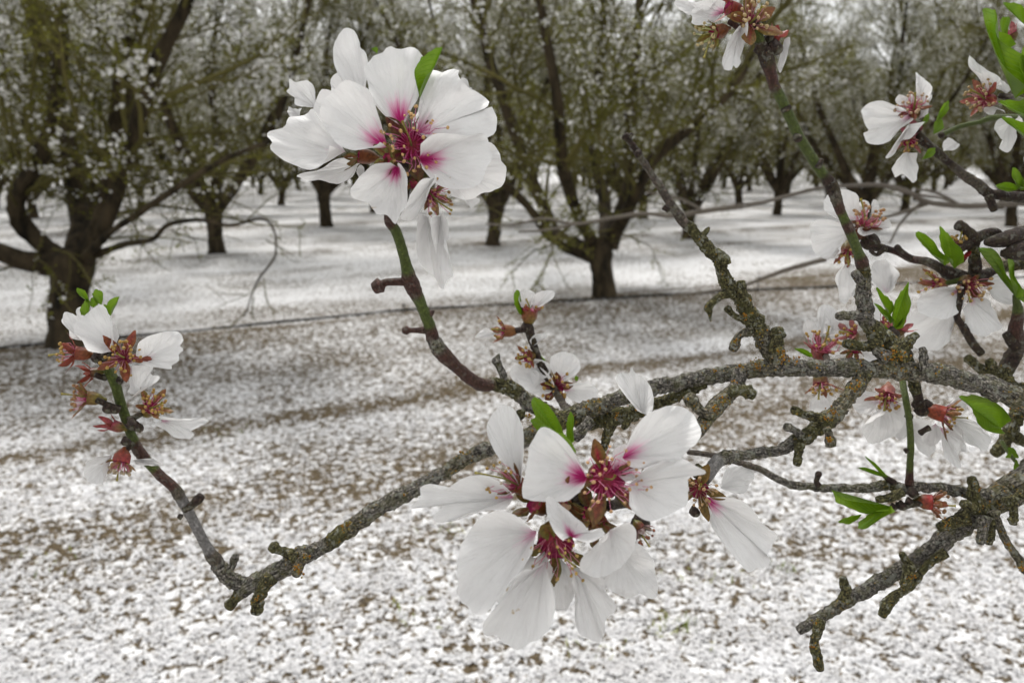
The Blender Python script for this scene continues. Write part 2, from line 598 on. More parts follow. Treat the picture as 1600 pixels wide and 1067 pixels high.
# sparse weeds
wp = []
for px, py, nn, sp in ((1060, 985, 40, .05), (705, 832, 16, .05), (1100, 900, 18, .06), (350, 675, 16, .08), (60, 880, 16, .07), (940, 1020, 14, .05), (640, 960, 12, .05), (1240, 890, 10, .05)):
    c = G(px, py)
    wp.append(np.stack([c[0] + RNG.normal(0, sp, nn), c[1] + RNG.normal(0, sp, nn)], -1))
wp = np.vstack(wp)
bl = np.array([[-.10, 0, 0], [.10, 0, 0], [.14, .25, .6], [.05, .8, 1.0], [-.06, .22, .62]])
bf = np.array([[0, 1, 2], [0, 2, 4], [4, 2, 3]])
v, f = scatter(bl, bf, np.stack([wp[:, 0], wp[:, 1], gheight(wp[:, 0], wp[:, 1])], -1), RNG.uniform(.012, .035, len(wp)), .6)
gr = put('grass', make_mesh('grass', v, f, M_GRASS, False), (0, 0, 0), None, 'stuff')
tag(gr, 'sparse yellow green grass sprouting through the petals', 'grass', None, 'stuff')

# ---------------------------------------------------------------- orchard trees
def tubes(polys, radii, ns):
    """polys (N,K,3), radii (N,K) -> verts, quads"""
    n, k, _ = polys.shape
    d = np.empty_like(polys)
    d[:, 1:-1] = polys[:, 2:] - polys[:, :-2]
    d[:, 0] = polys[:, 1] - polys[:, 0]
    d[:, -1] = polys[:, -1] - polys[:, -2]
    d = nrm(d)
    ref = np.where(np.abs(d[:, :1, 2:3]) > .9, np.array([1., 0, 0]), np.array([0, 0, 1.]))
    a = nrm(np.cross(d, np.broadcast_to(ref, d.shape)))
    b = np.cross(d, a)
    th = np.arange(ns) / ns * 2 * np.pi
    v = polys[:, :, None] + radii[:, :, None, None] * (a[:, :, None] * np.cos(th)[:, None] + b[:, :, None] * np.sin(th)[:, None])
    i = np.arange(n * k * ns).reshape(n, k, ns)
    j = np.roll(i, -1, 2)
    f = np.stack([i[:, :-1], j[:, :-1], j[:, 1:], i[:, 1:]], -1).reshape(-1, 4)
    return v.reshape(-1, 3), f

def sprout(par, prad, n_each, length, rad, ang, K, tmin=.25, upw=.3, wob=.25, droop=0.0, rng=None, endr=.35):
    n = len(par)
    kp = par.shape[1]
    idxp = np.repeat(np.arange(n), n_each)
    m = len(idxp)
    t = tmin + (1 - tmin) * rng.random(m)
    ft = t * (kp - 1)
    k0 = np.minimum(ft.astype(int), kp - 2)
    fr = (ft - k0)[:, None]
    p0 = par[idxp, k0] * (1 - fr) + par[idxp, k0 + 1] * fr
    dirp = nrm(par[idxp, k0 + 1] - par[idxp, k0])
    rv = nrm(np.cross(dirp, rng.normal(size=(m, 3))))
    a = (ang * (1 + .35 * rng.normal(size=m)))[:, None]
    d = nrm(dirp * np.cos(a) + rv * np.sin(a) + np.array([0, 0, upw]))
    L = length * (1.15 - .5 * t) * rng.uniform(.6, 1.3, m)
    pts = [p0]
    cur = p0
    for k in range(1, K):
        d = nrm(d + wob * rng.normal(size=(m, 3)) + np.array([0, 0, .10 * upw - droop]))
        cur = cur + d * (L / (K - 1))[:, None]
        pts.append(cur)
    pts = np.stack(pts, 1)
    r = rad * rng.uniform(.7, 1.2, m)[:, None] * np.linspace(1, endr, K)[None]
    return pts, r

def dress(limbs, lrad, rng, dens=1.0, blossom=1.0, bs=1.0):
    """secondary branches, twigs, blossom and young leaves on limb polylines (N,K,3)"""
    a, ar = sprout(limbs, lrad, 10, 1.7, .024, .75, 7, .22, .25, .16, 0.0, rng)
    a2, a2r = sprout(limbs, lrad, 13, 1.1, .012, .9, 5, .08, -.05, .2, .07, rng)
    b, br = sprout(a, ar, int(7 * dens), .85, .0095, .75, 5, .2, .2, .2, .02, rng)
    c, cr = sprout(b, br, int(11 * dens), .42, .0042, .75, 4, .15, .15, .25, .03, rng, .6)
    c2, c2r = sprout(a2, a2r, int(11 * dens), .45, .0045, .8, 4, .15, .0, .25, .08, rng, .6)
    V, Fc = [], []
    off = 0
    for pts, r, ns in ((a, ar, 5), (a2, a2r, 4), (b, br, 4), (c, cr, 3), (c2, c2r, 3)):
        v, f = tubes(pts, r, ns)
        V.append(v); Fc.append(f + off); off += len(v)
    tw = (np.vstack(V), np.vstack(Fc))
    def along(src, n):
        i = rng.integers(0, len(src), n)
        k = rng.integers(0, src.shape[1] - 1, n)
        fr = rng.random(n)[:, None]
        return src[i, k] * (1 - fr) + src[i, k + 1] * fr + rng.normal(0, .012, (n, 3))
    allt = np.concatenate([c, c2])
    pb = along(allt, int(33000 * blossom))
    # blossom gathers in sprays
    keep = (fbm(pb * 2.6, 2, 5) > -.12) & (rng.random(len(pb)) < np.clip((pb[:, 2] - .5) / 2.2, .14, 1))
    pb = pb[keep]
    th = np.arange(5) / 5 * 2 * np.pi
    bv = [[0, 0, -.12]]
    for q in range(6):
        rr = 1.0 if q % 2 == 0 else .8
        aa = q / 6 * 2 * np.pi
        bv.append([rr * math.cos(aa), rr * math.sin(aa), .22])
    bv = np.array(bv)
    bf_ = np.array([[0, 1 + q, 1 + (q + 1) % 6] for q in range(6)])
    bl = scatter(bv, bf_, pb, rng.uniform(.010, .023, len(pb)) * bs, 3.0)
    pl = np.concatenate([along(allt, int(46000 * dens)), along(b, int(4000 * dens))])
    lv = np.array([[0, 0, 0], [.45, .25, .08], [1, 0, 0], [.45, -.25, .08]])
    lf = np.array([[0, 1, 2, 3]])
    le = scatter(lv, lf, pl, rng.uniform(.018, .040, len(pl)), 3.0)
    return tw, bl, le

def wood(pts, rad, ns=12, step=4, rng=None, seed=0, rough=.10):
    """one thick limb or trunk, resampled and roughened"""
    pts = np.asarray(pts, float)
    q = catmull(np.hstack([pts, np.asarray(rad, float)[:, None]]), max(6, len(pts) * step))
    e0, e1 = q[0].copy(), q[-1].copy()
    e0[:3] -= nrm(q[1, :3] - q[0, :3]) * q[0, 3] * .4; e0[3] *= .03
    e1[:3] += nrm(q[-1, :3] - q[-2, :3]) * q[-1, 3] * .4; e1[3] *= .03
    q = np.vstack([e0, q, e1])
    v, f = tubes(q[None, :, :3], q[None, :, 3], ns)
    c = np.repeat(q[:, :3], ns, 0)
    r = np.repeat(q[:, 3], ns)[:, None]
    nn = fbm(v * 7.0, 3, seed)[:, None] * rough + fbm(v * np.array([30., 30, 5]), 3, seed + 4)[:, None] * rough * .8
    v = c + (v - c) * (1 + nn)
    return v, f

def join(parts):
    V, Fc, off = [], [], 0
    for v, f in parts:
        V.append(v); Fc.append(f + off); off += len(v)
    return np.vstack(V), np.vstack(Fc)

GROUP_TREES = 'almond trees standing in the orchard rows'

def generic_tree(seed):
    rng = np.random.default_rng(seed)
    hgt = rng.uniform(.55, .75)
    lean = rng.normal(0, .05, 2)
    base = [(0, 0, -.1), (0, 0, .05), (lean[0] * .5, lean[1] * .5, hgt * .5), (lean[0], lean[1], hgt)]
    trunk = wood(base, [.20, .15, .125, .145], 14, 5, seed=seed)
    limbs, lr, lw = [], [], []
    n = 6
    off = rng.uniform(0, 6.28)
    for i in range(n):
        az = off + i * 2 * np.pi / n + rng.normal(0, .25)
        tilt = rng.uniform(.45, .95) if i else .25
        L = rng.uniform(3.8, 4.9)
        d = np.array([math.cos(az) * math.sin(tilt), math.sin(az) * math.sin(tilt), math.cos(tilt)])
        p = np.array([lean[0], lean[1], hgt - .08])
        pts = [p]
        for k in range(6):
            d = nrm(d + rng.normal(0, .10, 3) + np.array([0, 0, .10]))
            p = p + d * L / 6
            pts.append(p)
        limbs.append(np.array(pts))
        r = np.linspace(.10, .025, 7) * rng.uniform(.8, 1.1)
        lr.append(r)
        lw.append(wood(pts, r, 9, 3, seed=seed + i))
    tw, bl, le = dress(np.array(limbs), np.array(lr), rng, 1.0, 1.0)
    return dict(trunk=make_mesh('trunk', *join([trunk] + lw), M_TREEBARK),
                twigs=make_mesh('twigs', *tw, M_TWIG),
                blossoms=make_mesh('blossoms', *bl, M_BLOSSOM, False),
                leaves=make_mesh('leaves', *le, M_SPRIG, False))

VARS = [generic_tree(100 + k) for k in range(4)]

def place_tree(var, x, y, rz, sc, label, squash=1.0):
    e = bpy.data.objects.new('almond_tree', None)
    COL.objects.link(e)
    e.location = (x, y, float(gheight(np.array([x]), np.array([y]))[0]) - .01)
    e.rotation_euler = (0, 0, rz)
    e.scale = (sc, sc, sc * squash)
    ORG[e.name] = np.zeros(3)
    for nm in ('trunk', 'twigs', 'blossoms', 'leaves'):
        c = bpy.data.objects.new(nm, var[nm])
        COL.objects.link(c)
        c.parent = e
        if nm != 'trunk':
            c['kind'] = 'stuff'
    tag(e, label, 'tree', GROUP_TREES)
    return e

def hero_tree(base_px, limbs_px, trunk_px, label, seed, blossom=1.0, bare=(), dens=1.0):
    """a near tree whose trunk and limbs follow the photograph; limbs_px: lists of (x, y, r_px, depth shift)"""
    rng = np.random.default_rng(seed)
    b = G(*base_px)
    D = depth_of(b)
    def conv(lst):
        pts, rad = [], []
        for x, y, r, dz in lst:
            d = D + dz
            pts.append(P(x, y, d) - b)
            rad.append(r / F * d)
        return pts, rad
    e = empty('almond_tree', b)
    tp, tr = conv([(x, y, r, 0) for x, y, r in trunk_px])
    put('trunk', make_mesh('trunk', *wood(tp, tr, 18, 7, seed=seed, rough=.09), M_TREEBARK), b, e)
    LP, LR, BP, BR = [], [], [], []
    for k, lst in enumerate(limbs_px):
        pts, rad = conv(lst)
        put('limb', make_mesh('limb', *wood(pts, rad, 12, 7, seed=seed + k + 1, rough=.12), M_TREEBARK), b, e)
        q = catmull(np.hstack([np.array(pts), np.array(rad)[:, None]]), 9)
        if k not in bare:
            LP.append(q[:, :3]); LR.append(q[:, 3])
        else:
            BP.append(q[:, :3]); BR.append(q[:, 3])
    tw, bl, le = dress(np.array(LP), np.array(LR), rng, dens, blossom, 1.1 if seed == 11 else 1.0)
    if BP:
        t1, r1 = sprout(np.array(BP), np.array(BR), 9, .5, .005, .7, 5, .2, .0, .25, .03, rng, .5)
        t2, r2 = sprout(t1, r1, 3, .25, .003, .7, 4, .2, .0, .25, .03, rng, .5)
        tw = join([tw, tubes(t1, r1, 4), tubes(t2, r2, 3)])
    put('twigs', make_mesh('twigs', *tw, M_TWIG), b, e, 'stuff')
    put('blossoms', make_mesh('blossoms', *bl, M_BLOSSOM, False), b, e, 'stuff')
    put('leaves', make_mesh('leaves', *le, M_SPRIG, False), b, e, 'stuff')
    tag(e, label, 'tree', GROUP_TREES)
    return e

hero_tree((105, 550),
    [[(108, 412, 18, 0), (70, 385, 15, 0), (35, 350, 15, -.1), (25, 310, 14, -.2), (60, 250, 13, -.2), (85, 180, 12, -.2), (95, 90, 11, -.1), (90, -30, 9, 0), (60, -170, 6, .1)],
     [(100, 415, 22, 0), (50, 410, 17, -.1), (0, 395, 15, -.2), (-60, 370, 13, -.3), (-160, 300, 11, -.3), (-260, 160, 8, -.3)],
     [(120, 402, 18, 0), (125, 340, 15, .3), (110, 260, 16, .5), (100, 200, 14, .7), (60, 60, 11, .9), (20, -80, 7, 1.0)],
     [(132, 402, 17, 0), (162, 340, 15, .1), (178, 250, 14, .2), (190, 150, 15, .2), (205, 60, 12, .1), (225, -60, 11, 0), (240, -200, 7, 0)],
     [(155, 375, 11, 0), (188, 290, 10, -.2), (210, 210, 11, -.4), (240, 110, 12, -.5), (290, 10, 9, -.6), (340, -120, 6, -.7)],
     [(130, 405, 8, -.1), (170, 365, 5, -.4), (215, 335, 5.5, -.6), (290, 285, 5, -.7), (360, 245, 4, -.8), (440, 215, 2.5, -.9)],
     [(150, 398, 7, -.1), (195, 382, 5, -.3), (238, 374, 4.2, -.5), (262, 352, 3.8, -.5), (310, 344, 3, -.6), (360, 352, 2.6, -.6), (408, 342, 2.2, -.6), (428, 360, 1.9, -.7), (431, 398, 1.8, -.7), (402, 440, 1.5, -.7), (382, 495, 1, -.8)]],
    [(103, 578, 40), (105, 550, 33), (106, 500, 28), (108, 450, 27), (114, 418, 31), (122, 397, 27)],
    'nearest almond tree at the left edge, dark wet trunk forking low into thick bare limbs', 11, 1.1, (5, 6), .72)

hero_tree((945, 470),
    [[(930, 397, 17, 0), (895, 385, 14, 0), (868, 366, 11, .2), (848, 320, 10, .4), (828, 275, 9, .4), (805, 210, 9, .5), (770, 110, 8, .6), (740, 0, 6, .7), (700, -120, 4, .8)],
     [(950, 385, 15, 0), (966, 345, 12, 0), (985, 280, 10, 0), (985, 200, 11, 0), (990, 110, 9, 0), (1000, 0, 7, 0), (1010, -140, 5, 0)],
     [(955, 375, 12, 0), (985, 320, 10, -.5), (1020, 250, 10, -.9), (1090, 190, 8, -1.1), (1150, 130, 7, -1.2), (1200, 20, 5, -1.2)],
     [(930, 385, 12, 0), (905, 340, 9, -.5), (880, 260, 10, -.9), (870, 150, 9, -1.2), (850, 40, 7, -1.3), (830, -90, 5, -1.3)],
     [(900, 378, 10, 0), (860, 370, 8, -.2), (835, 335, 7, -.3), (790, 290, 6, -.4), (700, 235, 5, -.5), (600, 190, 4, -.5)],
     [(945, 380, 12, 0), (945, 320, 10, .6), (930, 240, 9, 1.0), (935, 120, 8, 1.2), (945, 0, 6, 1.3)]],
    [(946, 484, 23), (945, 468, 20), (942, 440, 18), (939, 412, 18), (938, 396, 21), (940, 382, 17)],
    'almond tree behind the top flower cluster with a short pale-brown lit trunk and Y-shaped fork', 23, .5, (4,), .75)

second = [((340, 400), 'slim almond tree in the second row, seen between left tree and big top flower', 0, .95),
          ((770, 386), 'second-row almond tree with a thin straight trunk just left of the forked middle tree', 1, .92),
          ((1075, 373), 'second-row almond tree whose trunk stands behind the bare lichened twig', 2, .9)]
pos2 = []
for k, (px, lab, vi, sc) in enumerate(second):
    p = G(*px)
    pos2.append(p)
    place_tree(VARS[vi], p[0], p[1], [1.1, 2.9, 4.1][k], sc, lab)
# the rest of the orchard grid, running back from the second row
d2 = nrm((pos2[2] - pos2[0])[:2])
n2 = np.array([-d2[1], d2[0]])
sp = float(np.linalg.norm((pos2[2] - pos2[0])[:2])) / 2
rr = random.Random(5)
more = [(3, 'second-row almond tree right of centre, trunk below the arching grey twig'),
        (4, 'second-row almond tree behind the pink-centred flowers near the right edge'),
        (-1, 'second-row almond tree mostly hidden behind the limbs of the nearest left tree')]
for k, lab in more:
    q = pos2[0][:2] + d2 * sp * k
    place_tree(VARS[(k + 5) % 4], q[0], q[1], rr.uniform(0, 6.28), rr.uniform(.85, 1.0), lab)
for k in (-2, 5, 6):
    q = pos2[0][:2] + d2 * sp * k
    place_tree(VARS[(k + 5) % 4], q[0], q[1], rr.uniform(0, 6.28), rr.uniform(.85, 1.0), {-2: 'second-row almond tree beyond the left edge behind the nearest tree', 5: 'second-row almond tree beyond the right edge past the leafy shoot', 6: 'last second-row almond tree, farthest out past the right edge'}[k])
# first row beyond the right edge
q = A0[:2] + ROW * 15.5
place_tree(VARS[1], q[0] + 2.2, q[1] + .6, 2.2, 1.0, 'almond tree of the first row at the far right edge')
q = A0[:2] - ROW * 4.9
place_tree(VARS[2], q[0] - 1.2, q[1], .7, 1.0, 'almond tree of the first row reaching in from beyond the left edge')
for row in range(1, 9):
    for k in range(-12, 20):
        q = pos2[0][:2] + d2 * sp * (k + .5 * (row % 2) + rr.uniform(-.06, .06)) + n2 * row * 5.6
        dep = q[1]
        if dep < 4 or abs(q[0]) > .68 * dep + 3:
            continue
        pxl = 800 + F * q[0] / dep
        near3 = [(0, 'third-row almond tree behind the left edge, left of the nearest tree'), (130, 'third-row almond tree seen through the limbs of the nearest left tree'),
                 (300, 'third-row almond tree just left of the slim second-row trunk'), (430, 'third-row almond tree between the slim second-row trunk and the big top flower'),
                 (600, 'third-row almond tree directly behind the big top flower'), (740, 'third-row almond tree just right of the big top flower'),
                 (880, 'third-row almond tree behind the crown of the forked middle tree'), (1010, 'third-row almond tree above the tip of the bare lichened twig'),
                 (1130, 'third-row almond tree between the bare lichened twig and the green-ringed twig'), (1270, 'third-row almond tree right behind the green-ringed rising twig'),
                 (1400, 'third-row almond tree below the white side-on flower at upper right'), (1530, 'third-row almond tree behind the leafy shoot at the right edge'), (1700, 'third-row almond tree beyond the right edge')]
        lab = (min(near3, key=lambda z: abs(z[0] - pxl))[1] if row == 1 else
               'distant almond tree, one of many dark trunks in the far rows')
        place_tree(VARS[rr.randrange(4)], q[0], q[1], rr.uniform(0, 6.28), rr.uniform(.86, 1.08), lab)

# irrigation hose along the first row, with its stakes
hp = []
for px, py in ((-250, 584), (0, 556), (200, 536), (420, 514), (630, 494), (820, 482), (940, 474), (1150, 462), (1400, 446), (1700, 430)):
    p = G(px, py)
    p[2] = float(gheight(p[:1], p[1:2])[0]) + .012
    hp.append(p)
hq = catmull(np.array(hp), 90)
hq[:, 2] += .004 * np.sin(np.arange(90) * .7)
v, f = tubes(hq[None], np.full((1, 90), .012), 8)
ho = put('irrigation_hose', make_mesh('irrigation_hose', v, f, M_HOSE), (0, 0, 0))
tag(ho, 'black irrigation hose lying on the ground along the first tree row', 'hose')
def stake(px, py, h, lab):
    p = G(px, py)
    e = empty('sprinkler_stake', p)
    v, f = tubes(np.array([[(0, 0, -.02), (0.004, 0, h * .6), (.01, 0, h)]]) * 1.0, np.array([[.007, .006, .005]]), 7)
    put('stake', make_mesh('stake', v, f, M_HOSE), p, e)
    v, f = tubes(np.array([[(.01, 0, h - .004), (.01, 0, h + .012), (.01, 0, h + .02), (.01, 0, h + .034)]]), np.array([[.006, .014, .014, .003]]), 9)
    put('sprinkler_head', make_mesh('sprinkler_head', v, f, M_HOSE), p, e)
    tag(e, lab, 'stake', 'sprinkler stakes by the hose')
stake(630, 496, .11, 'small dark sprinkler stake beside the hose left of the green flowering twig')
stake(1183, 462, .20, 'dark sprinkler stake standing behind the bare lichened twig')

# ---------------------------------------------------------------- near branches
TYPES = {'o': ((.165, .152, .133), 1.0, .0), 'l': ((.145, .130, .098), 1.0, .35), 'm': ((.090, .082, .036), 1.0, .15),
         's': ((.24, .23, .225), .12, 0), 'g': ((.085, .115, .02), .05, 0), 'b': ((.075, .032, .024), .25, 0),
         'd': ((.042, .025, .019), .5, 0), 'w': ((.11, .088, .072), .45, 0)}
ZT = {'z1': (400, 30, 2.481), 'z2': (60, 430, 3.05), 'z3': (640, 570, 2.372), 'z4': (960, 180, 2.424), 'z5': (1240, 280, 2.964),
      'z6': (1040, 0, 2.857), 'y1': (1060, 560, 2.963), 'y2': (1200, 760, 3.475), 'y3': (560, 400, 3.557), 'y4': (300, 620, 2.857), 'x': (0, 0, 1.0)}

def zt(z, x, y):
    ox, oy, s = ZT[z]
    return ox + x / s, oy + y / s

SEED = [0]
def branch_mesh(pts, lump=1.0, cap=True):
    """pts: (x, y, r_px, depth, type). Returns a mesh in world coordinates minus org"""
    SEED[0] += 1
    sd = SEED[0]
    rows = []
    for x, y, r, d, t in pts:
        c, old, li = TYPES[t]
        rows.append([*P(x, y, d), r * (.92 if old == 1.0 else 1.0) / F * d, *c, old, li])
    rows = np.array(rows)
    px = np.array([[p[0], p[1]] for p in pts], float)
    total = np.linalg.norm(np.diff(px, axis=0), axis=1).sum()
    n = int(max(10, total / 2.2))
    # resample position+radius smoothly, colour by nearest point with a short blend
    seg = np.linalg.norm(np.diff(rows[:, :3], axis=0), axis=1) + 1e-9
    cum = np.concatenate([[0], np.cumsum(seg)])
    u = np.linspace(0, cum[-1], n)
    p = np.vstack([2 * rows[0] - rows[1], rows, 2 * rows[-1] - rows[-2]])[:, :4]
    k = np.clip(np.searchsorted(cum, u, side='right') - 1, 0, len(seg) - 1)
    t = ((u - cum[k]) / seg[k])[:, None]
    a, b, c, d_ = p[k], p[k + 1], p[k + 2], p[k + 3]
    q = 0.5 * (2 * b + (c - a) * t + (2 * a - 5 * b + 4 * c - d_) * t * t + (3 * b - a - 3 * c + d_) * t ** 3)
    rlin = np.interp(u, cum, rows[:, 3])
    q[:, 3] = np.clip(q[:, 3], rlin * .7, rlin * 1.4)
    rows_c = rows[:, 4:]
    tt = np.clip((t - .5) * 3 + .5, 0, 1)
    colr = rows_c[k] * (1 - tt) + rows_c[k + 1] * tt
    unit = np.mean(rows[:, 3])
    ns = int(np.clip(np.mean([p_[2] for p_ in pts]) * 1.6, 10, 26))
    pos = q[:, :3]
    rad = q[:, 3].copy()
    old = colr[:, 3]
    dpx = np.array([p_[3] for p_ in pts]).mean() / F       # metres per px
    s_px = u / dpx
    # growth rings: annular ridges on old spur wood
    ring = np.abs(vnoise(np.stack([s_px / 5.0, np.zeros(n), np.zeros(n) + sd], -1), 3))
    rad *= 1 + old * lump * (.16 * (ring - .4) + .10 * vnoise(np.stack([s_px / 16.0, np.zeros(n), np.zeros(n) + sd], -1), 9))
    wobble = (old * rad)[:, None] * .14 * np.stack([vnoise(np.stack([s_px / 14.0, np.zeros(n) + j, np.zeros(n) + sd], -1), 20 + j) for j in range(3)], -1)
    pos = pos + wobble
    if cap:
        dirn = nrm(pos[-1] - pos[-2])
        extra = np.array([pos[-1] + dirn * rad[-1] * .35, pos[-1] + dirn * rad[-1] * .5, pos[-1] + dirn * rad[-1] * .5])
        er = np.array([.85, .45, .02]) * rad[-1]
        pos = np.vstack([pos, extra]); rad = np.concatenate([rad, er])
        colr = np.vstack([colr, np.repeat(colr[-1:], 3, 0)])
        pos = np.vstack([pos[:1] - nrm(pos[1] - pos[0]) * rad[0] * .3, pos]); rad = np.concatenate([[rad[0] * .02], rad])
        colr = np.vstack([colr[:1], colr])
    # parallel transport frame
    tan = nrm(np.gradient(pos, axis=0) + 1e-12)
    ref = nrm(FW - tan[0] * np.dot(FW, tan[0]) + 1e-6)
    A = [ref]
    for i in range(1, len(tan)):
        x_ = A[-1] - tan[i] * np.dot(A[-1], tan[i])
        A.append(x_ / (np.linalg.norm(x_) + 1e-12))
    A = np.array(A)
    B = np.cross(tan, A)
    th = np.arange(ns) / ns * 2 * np.pi
    off = A[:, None] * np.cos(th)[None, :, None] + B[:, None] * np.sin(th)[None, :, None]
    m = len(pos)
    base = pos[:, None] + off * rad[:, None, None]
    sc = 1 / (dpx * 7.0)
    flat = base.reshape(-1, 3)
    n1 = fbm(flat * sc, 3, sd).reshape(m, ns)
    n2_ = fbm(flat * sc * 3.2, 2, sd + 31).reshape(m, ns)
    o2 = colr[:, 3][:, None]
    disp = (o2 * lump * (.14 * n1 + .12 * n2_) + (1 - o2) * .035 * n1)
    # absolute floor so fat branches keep crisp millimetre relief
    r_eff = np.minimum(rad, dpx * 11)[:, None]
    base = pos[:, None] + off * (rad[:, None] + disp * r_eff)[:, :, None]
    v = base.reshape(-1, 3)
    i = np.arange(m * ns).reshape(m, ns)
    j = np.roll(i, -1, 1)
    f = np.stack([i[:-1], j[:-1], j[1:], i[1:]], -1).reshape(-1, 4)
    cc = np.repeat(colr, ns, 0)
    shade = (1 + .25 * n2_.reshape(-1, 1) * cc[:, 3:4])
    col4 = np.hstack([cc[:, :3] * shade, np.ones((len(cc), 1))])
    sm = np.concatenate([[0], np.cumsum(np.linalg.norm(np.diff(pos, axis=0), axis=1))]) * 1000
    uvs = np.stack([np.repeat(sm, ns) + sd * 13.7, np.tile(th, m) * 1000 * unit], -1)
    return v, f, {'col': ('FLOAT_COLOR', np.clip(col4, 0, 1)), 'old': ('FLOAT', cc[:, 3]), 'lich': ('FLOAT', cc[:, 4])}, uvs

def twig(parent, pts, name='twig', lump=1.0):
    v, f, at, uvs = branch_mesh(pts, lump)
    org = P(pts[0][0], pts[0][1], pts[0][3])
    return put(name, make_mesh(name, v - org, f, M_BARK, True, at, uvs), org, parent)

def Tz(z, pts, d, t=None):
    """zoom-coordinate points (x, y, r_px[, type]) -> branch points at depth d (number or (d0, d1))"""
    out = []
    for k, p in enumerate(pts):
        x, y = zt(z, p[0], p[1])
        dd = d if not isinstance(d, tuple) else d[0] + (d[1] - d[0]) * k / max(1, len(pts) - 1)
        out.append((x, y, p[2], dd, p[3] if len(p) > 3 else t))
    return out

def spur(parent, z, pts, d, t='o', cap_r=None):
    q = Tz(z, pts, d, t)
    if cap_r:
        x0, y0, r0, d0, t0 = q[-2]
        x1, y1, r1, d1, t1 = q[-1]
        L = math.hypot(x1 - x0, y1 - y0)
        ux, uy = (x1 - x0) / L, (y1 - y0) / L
        q.append((x1 + ux * 3, y1 + uy * 3, cap_r, d1, t1))
        q.append((x1 + ux * (3 + cap_r * .8), y1 + uy * (3 + cap_r * .8), cap_r * .85, d1, t1))
    return twig(parent, q, 'spur')

def fan_mesh(base2, out2, frame, org, L, lift, cup, ripple, crease, seed, tintf=None, nr=12, nt=44, frill=.012, fold=0.0):
    """a petal or leaf: fan from base2 to outline out2 (metres in the plane frame[0], frame[1]), relief along frame[2]"""
    ex, ey, ez = frame
    material_is_petal = tintf is not None
    o = catmull(np.array(out2), nt)
    t = np.linspace(-1, 1, nt)
    dirv = o - np.array(base2)
    fr = 1 + (frill * vnoise(np.stack([np.arange(nt) * .9, np.zeros(nt), np.zeros(nt) + seed], -1), 2) + frill * 1.8 * vnoise(np.stack([np.arange(nt) * .37, np.zeros(nt), np.zeros(nt) + seed], -1), 5)) * (1 - t ** 8)
    r = np.linspace(0, 1, nr) ** .85
    R, T = np.meshgrid(r, t, indexing='ij')
    p2 = np.array(base2) + dirv[None] * (R * (1 + (fr[None] - 1) * R))[..., None]
    if material_is_petal:
        lift, cup, ripple, crease = lift * 1.4, cup * 1.8, ripple * 2.0, crease * 2.1
    nz = lambda a, b, s: vnoise(np.stack([a, b, np.zeros_like(a) + s], -1), 7)
    z = lift * R ** 1.6 + cup * (np.abs(T) ** 1.7 - .25) * np.sin(np.clip(R, 0, 1) * np.pi * .62)
    z = z + fold * np.abs(T) * R
    z = z + ripple * R ** 2.5 * np.sin(T * (5.5 + 2.5 * math.sin(seed * 1.7)) + seed * 2.1)
    z = z + ripple * .6 * R ** 3 * nz(T * 7, R * 2, seed)
    z = z + crease * R * (1.2 - .6 * R) * nz(T * 8.5, R * .9, seed + 9)
    if material_is_petal:
        edge = np.clip((R - .78) / .22, 0, 1) ** 1.6
        z = z + edge * (.075 * nz(T * 3.1, R * .5, seed + 21) + .03 * nz(T * 8, R, seed + 22) - .02)
        z = z - .035 * np.exp(-((T + .1 * math.sin(seed)) / .10) ** 2) * R * (1.25 - R)
        side = np.clip(np.abs(T) - .8, 0, 1) / .2
        z = z + side ** 2 * .10 * nz(R * 2.2, np.sign(T) * 3.0, seed + 23)
    z = z + (.12 if material_is_petal else .05) * nz(p2[..., 0] / L * 3.6, p2[..., 1] / L * 3.6, seed + 4) * R
    z = z * L
    v = org + p2[..., :1] * ex + p2[..., 1:] * ey + z[..., None] * ez
    v = v.reshape(-1, 3)
    i = np.arange(nr * nt).reshape(nr, nt)
    f = np.stack([i[:-1, :-1], i[:-1, 1:], i[1:, 1:], i[1:, :-1]], -1).reshape(-1, 4)
    uv = np.stack([R, T * .5 + .5], -1).reshape(-1, 2)
    tint = tintf(R, T) if tintf else np.zeros_like(R)
    return v, f, uv, tint.ravel()

CF = (RT, UP, -FW)     # camera-facing plane: right, up, towards the viewer

def outline_petal(fl, z, base, pts, d, lift=.1, cup=.15, ripple=.03, crease=.02, pink=0.0, plen=.3, name='petal', material=None, fold=0.0, frill=.012, tilt=0.0, nr=12):
    """petal traced at its own distance; lift > 0 brings the tip towards the viewer; tilt leans the whole blade about the vertical"""
    SEED[0] += 1
    sd = SEED[0]
    bx, by = zt(z, *base)
    org = P(bx, by, d)
    k = d / F
    k = k * (1.0 if material is None else 1.0)
    o2 = [((zt(z, *q)[0] - bx) * k, -(zt(z, *q)[1] - by) * k) for q in pts]
    L = max(math.hypot(*q) for q in o2)
    pl_, pk_ = plen * 1.3, min(1.1, pink * 1.15)
    tf = (lambda R, T: pk_ * np.clip(1 - R / pl_, 0, 1) ** .8) if material is None else None
    v, f, uv, tint = fan_mesh((0, 0), o2, CF, np.zeros(3), L, lift, cup, ripple, crease, sd, tf, nr=nr, fold=fold, frill=frill)
    if tilt:
        v = v - FW * (v @ RT)[:, None] * tilt
    me = make_mesh(name, v, f, material or M_PETAL, True, {'tint': ('FLOAT', tint)}, uv)
    return put(name, me, org, fl)

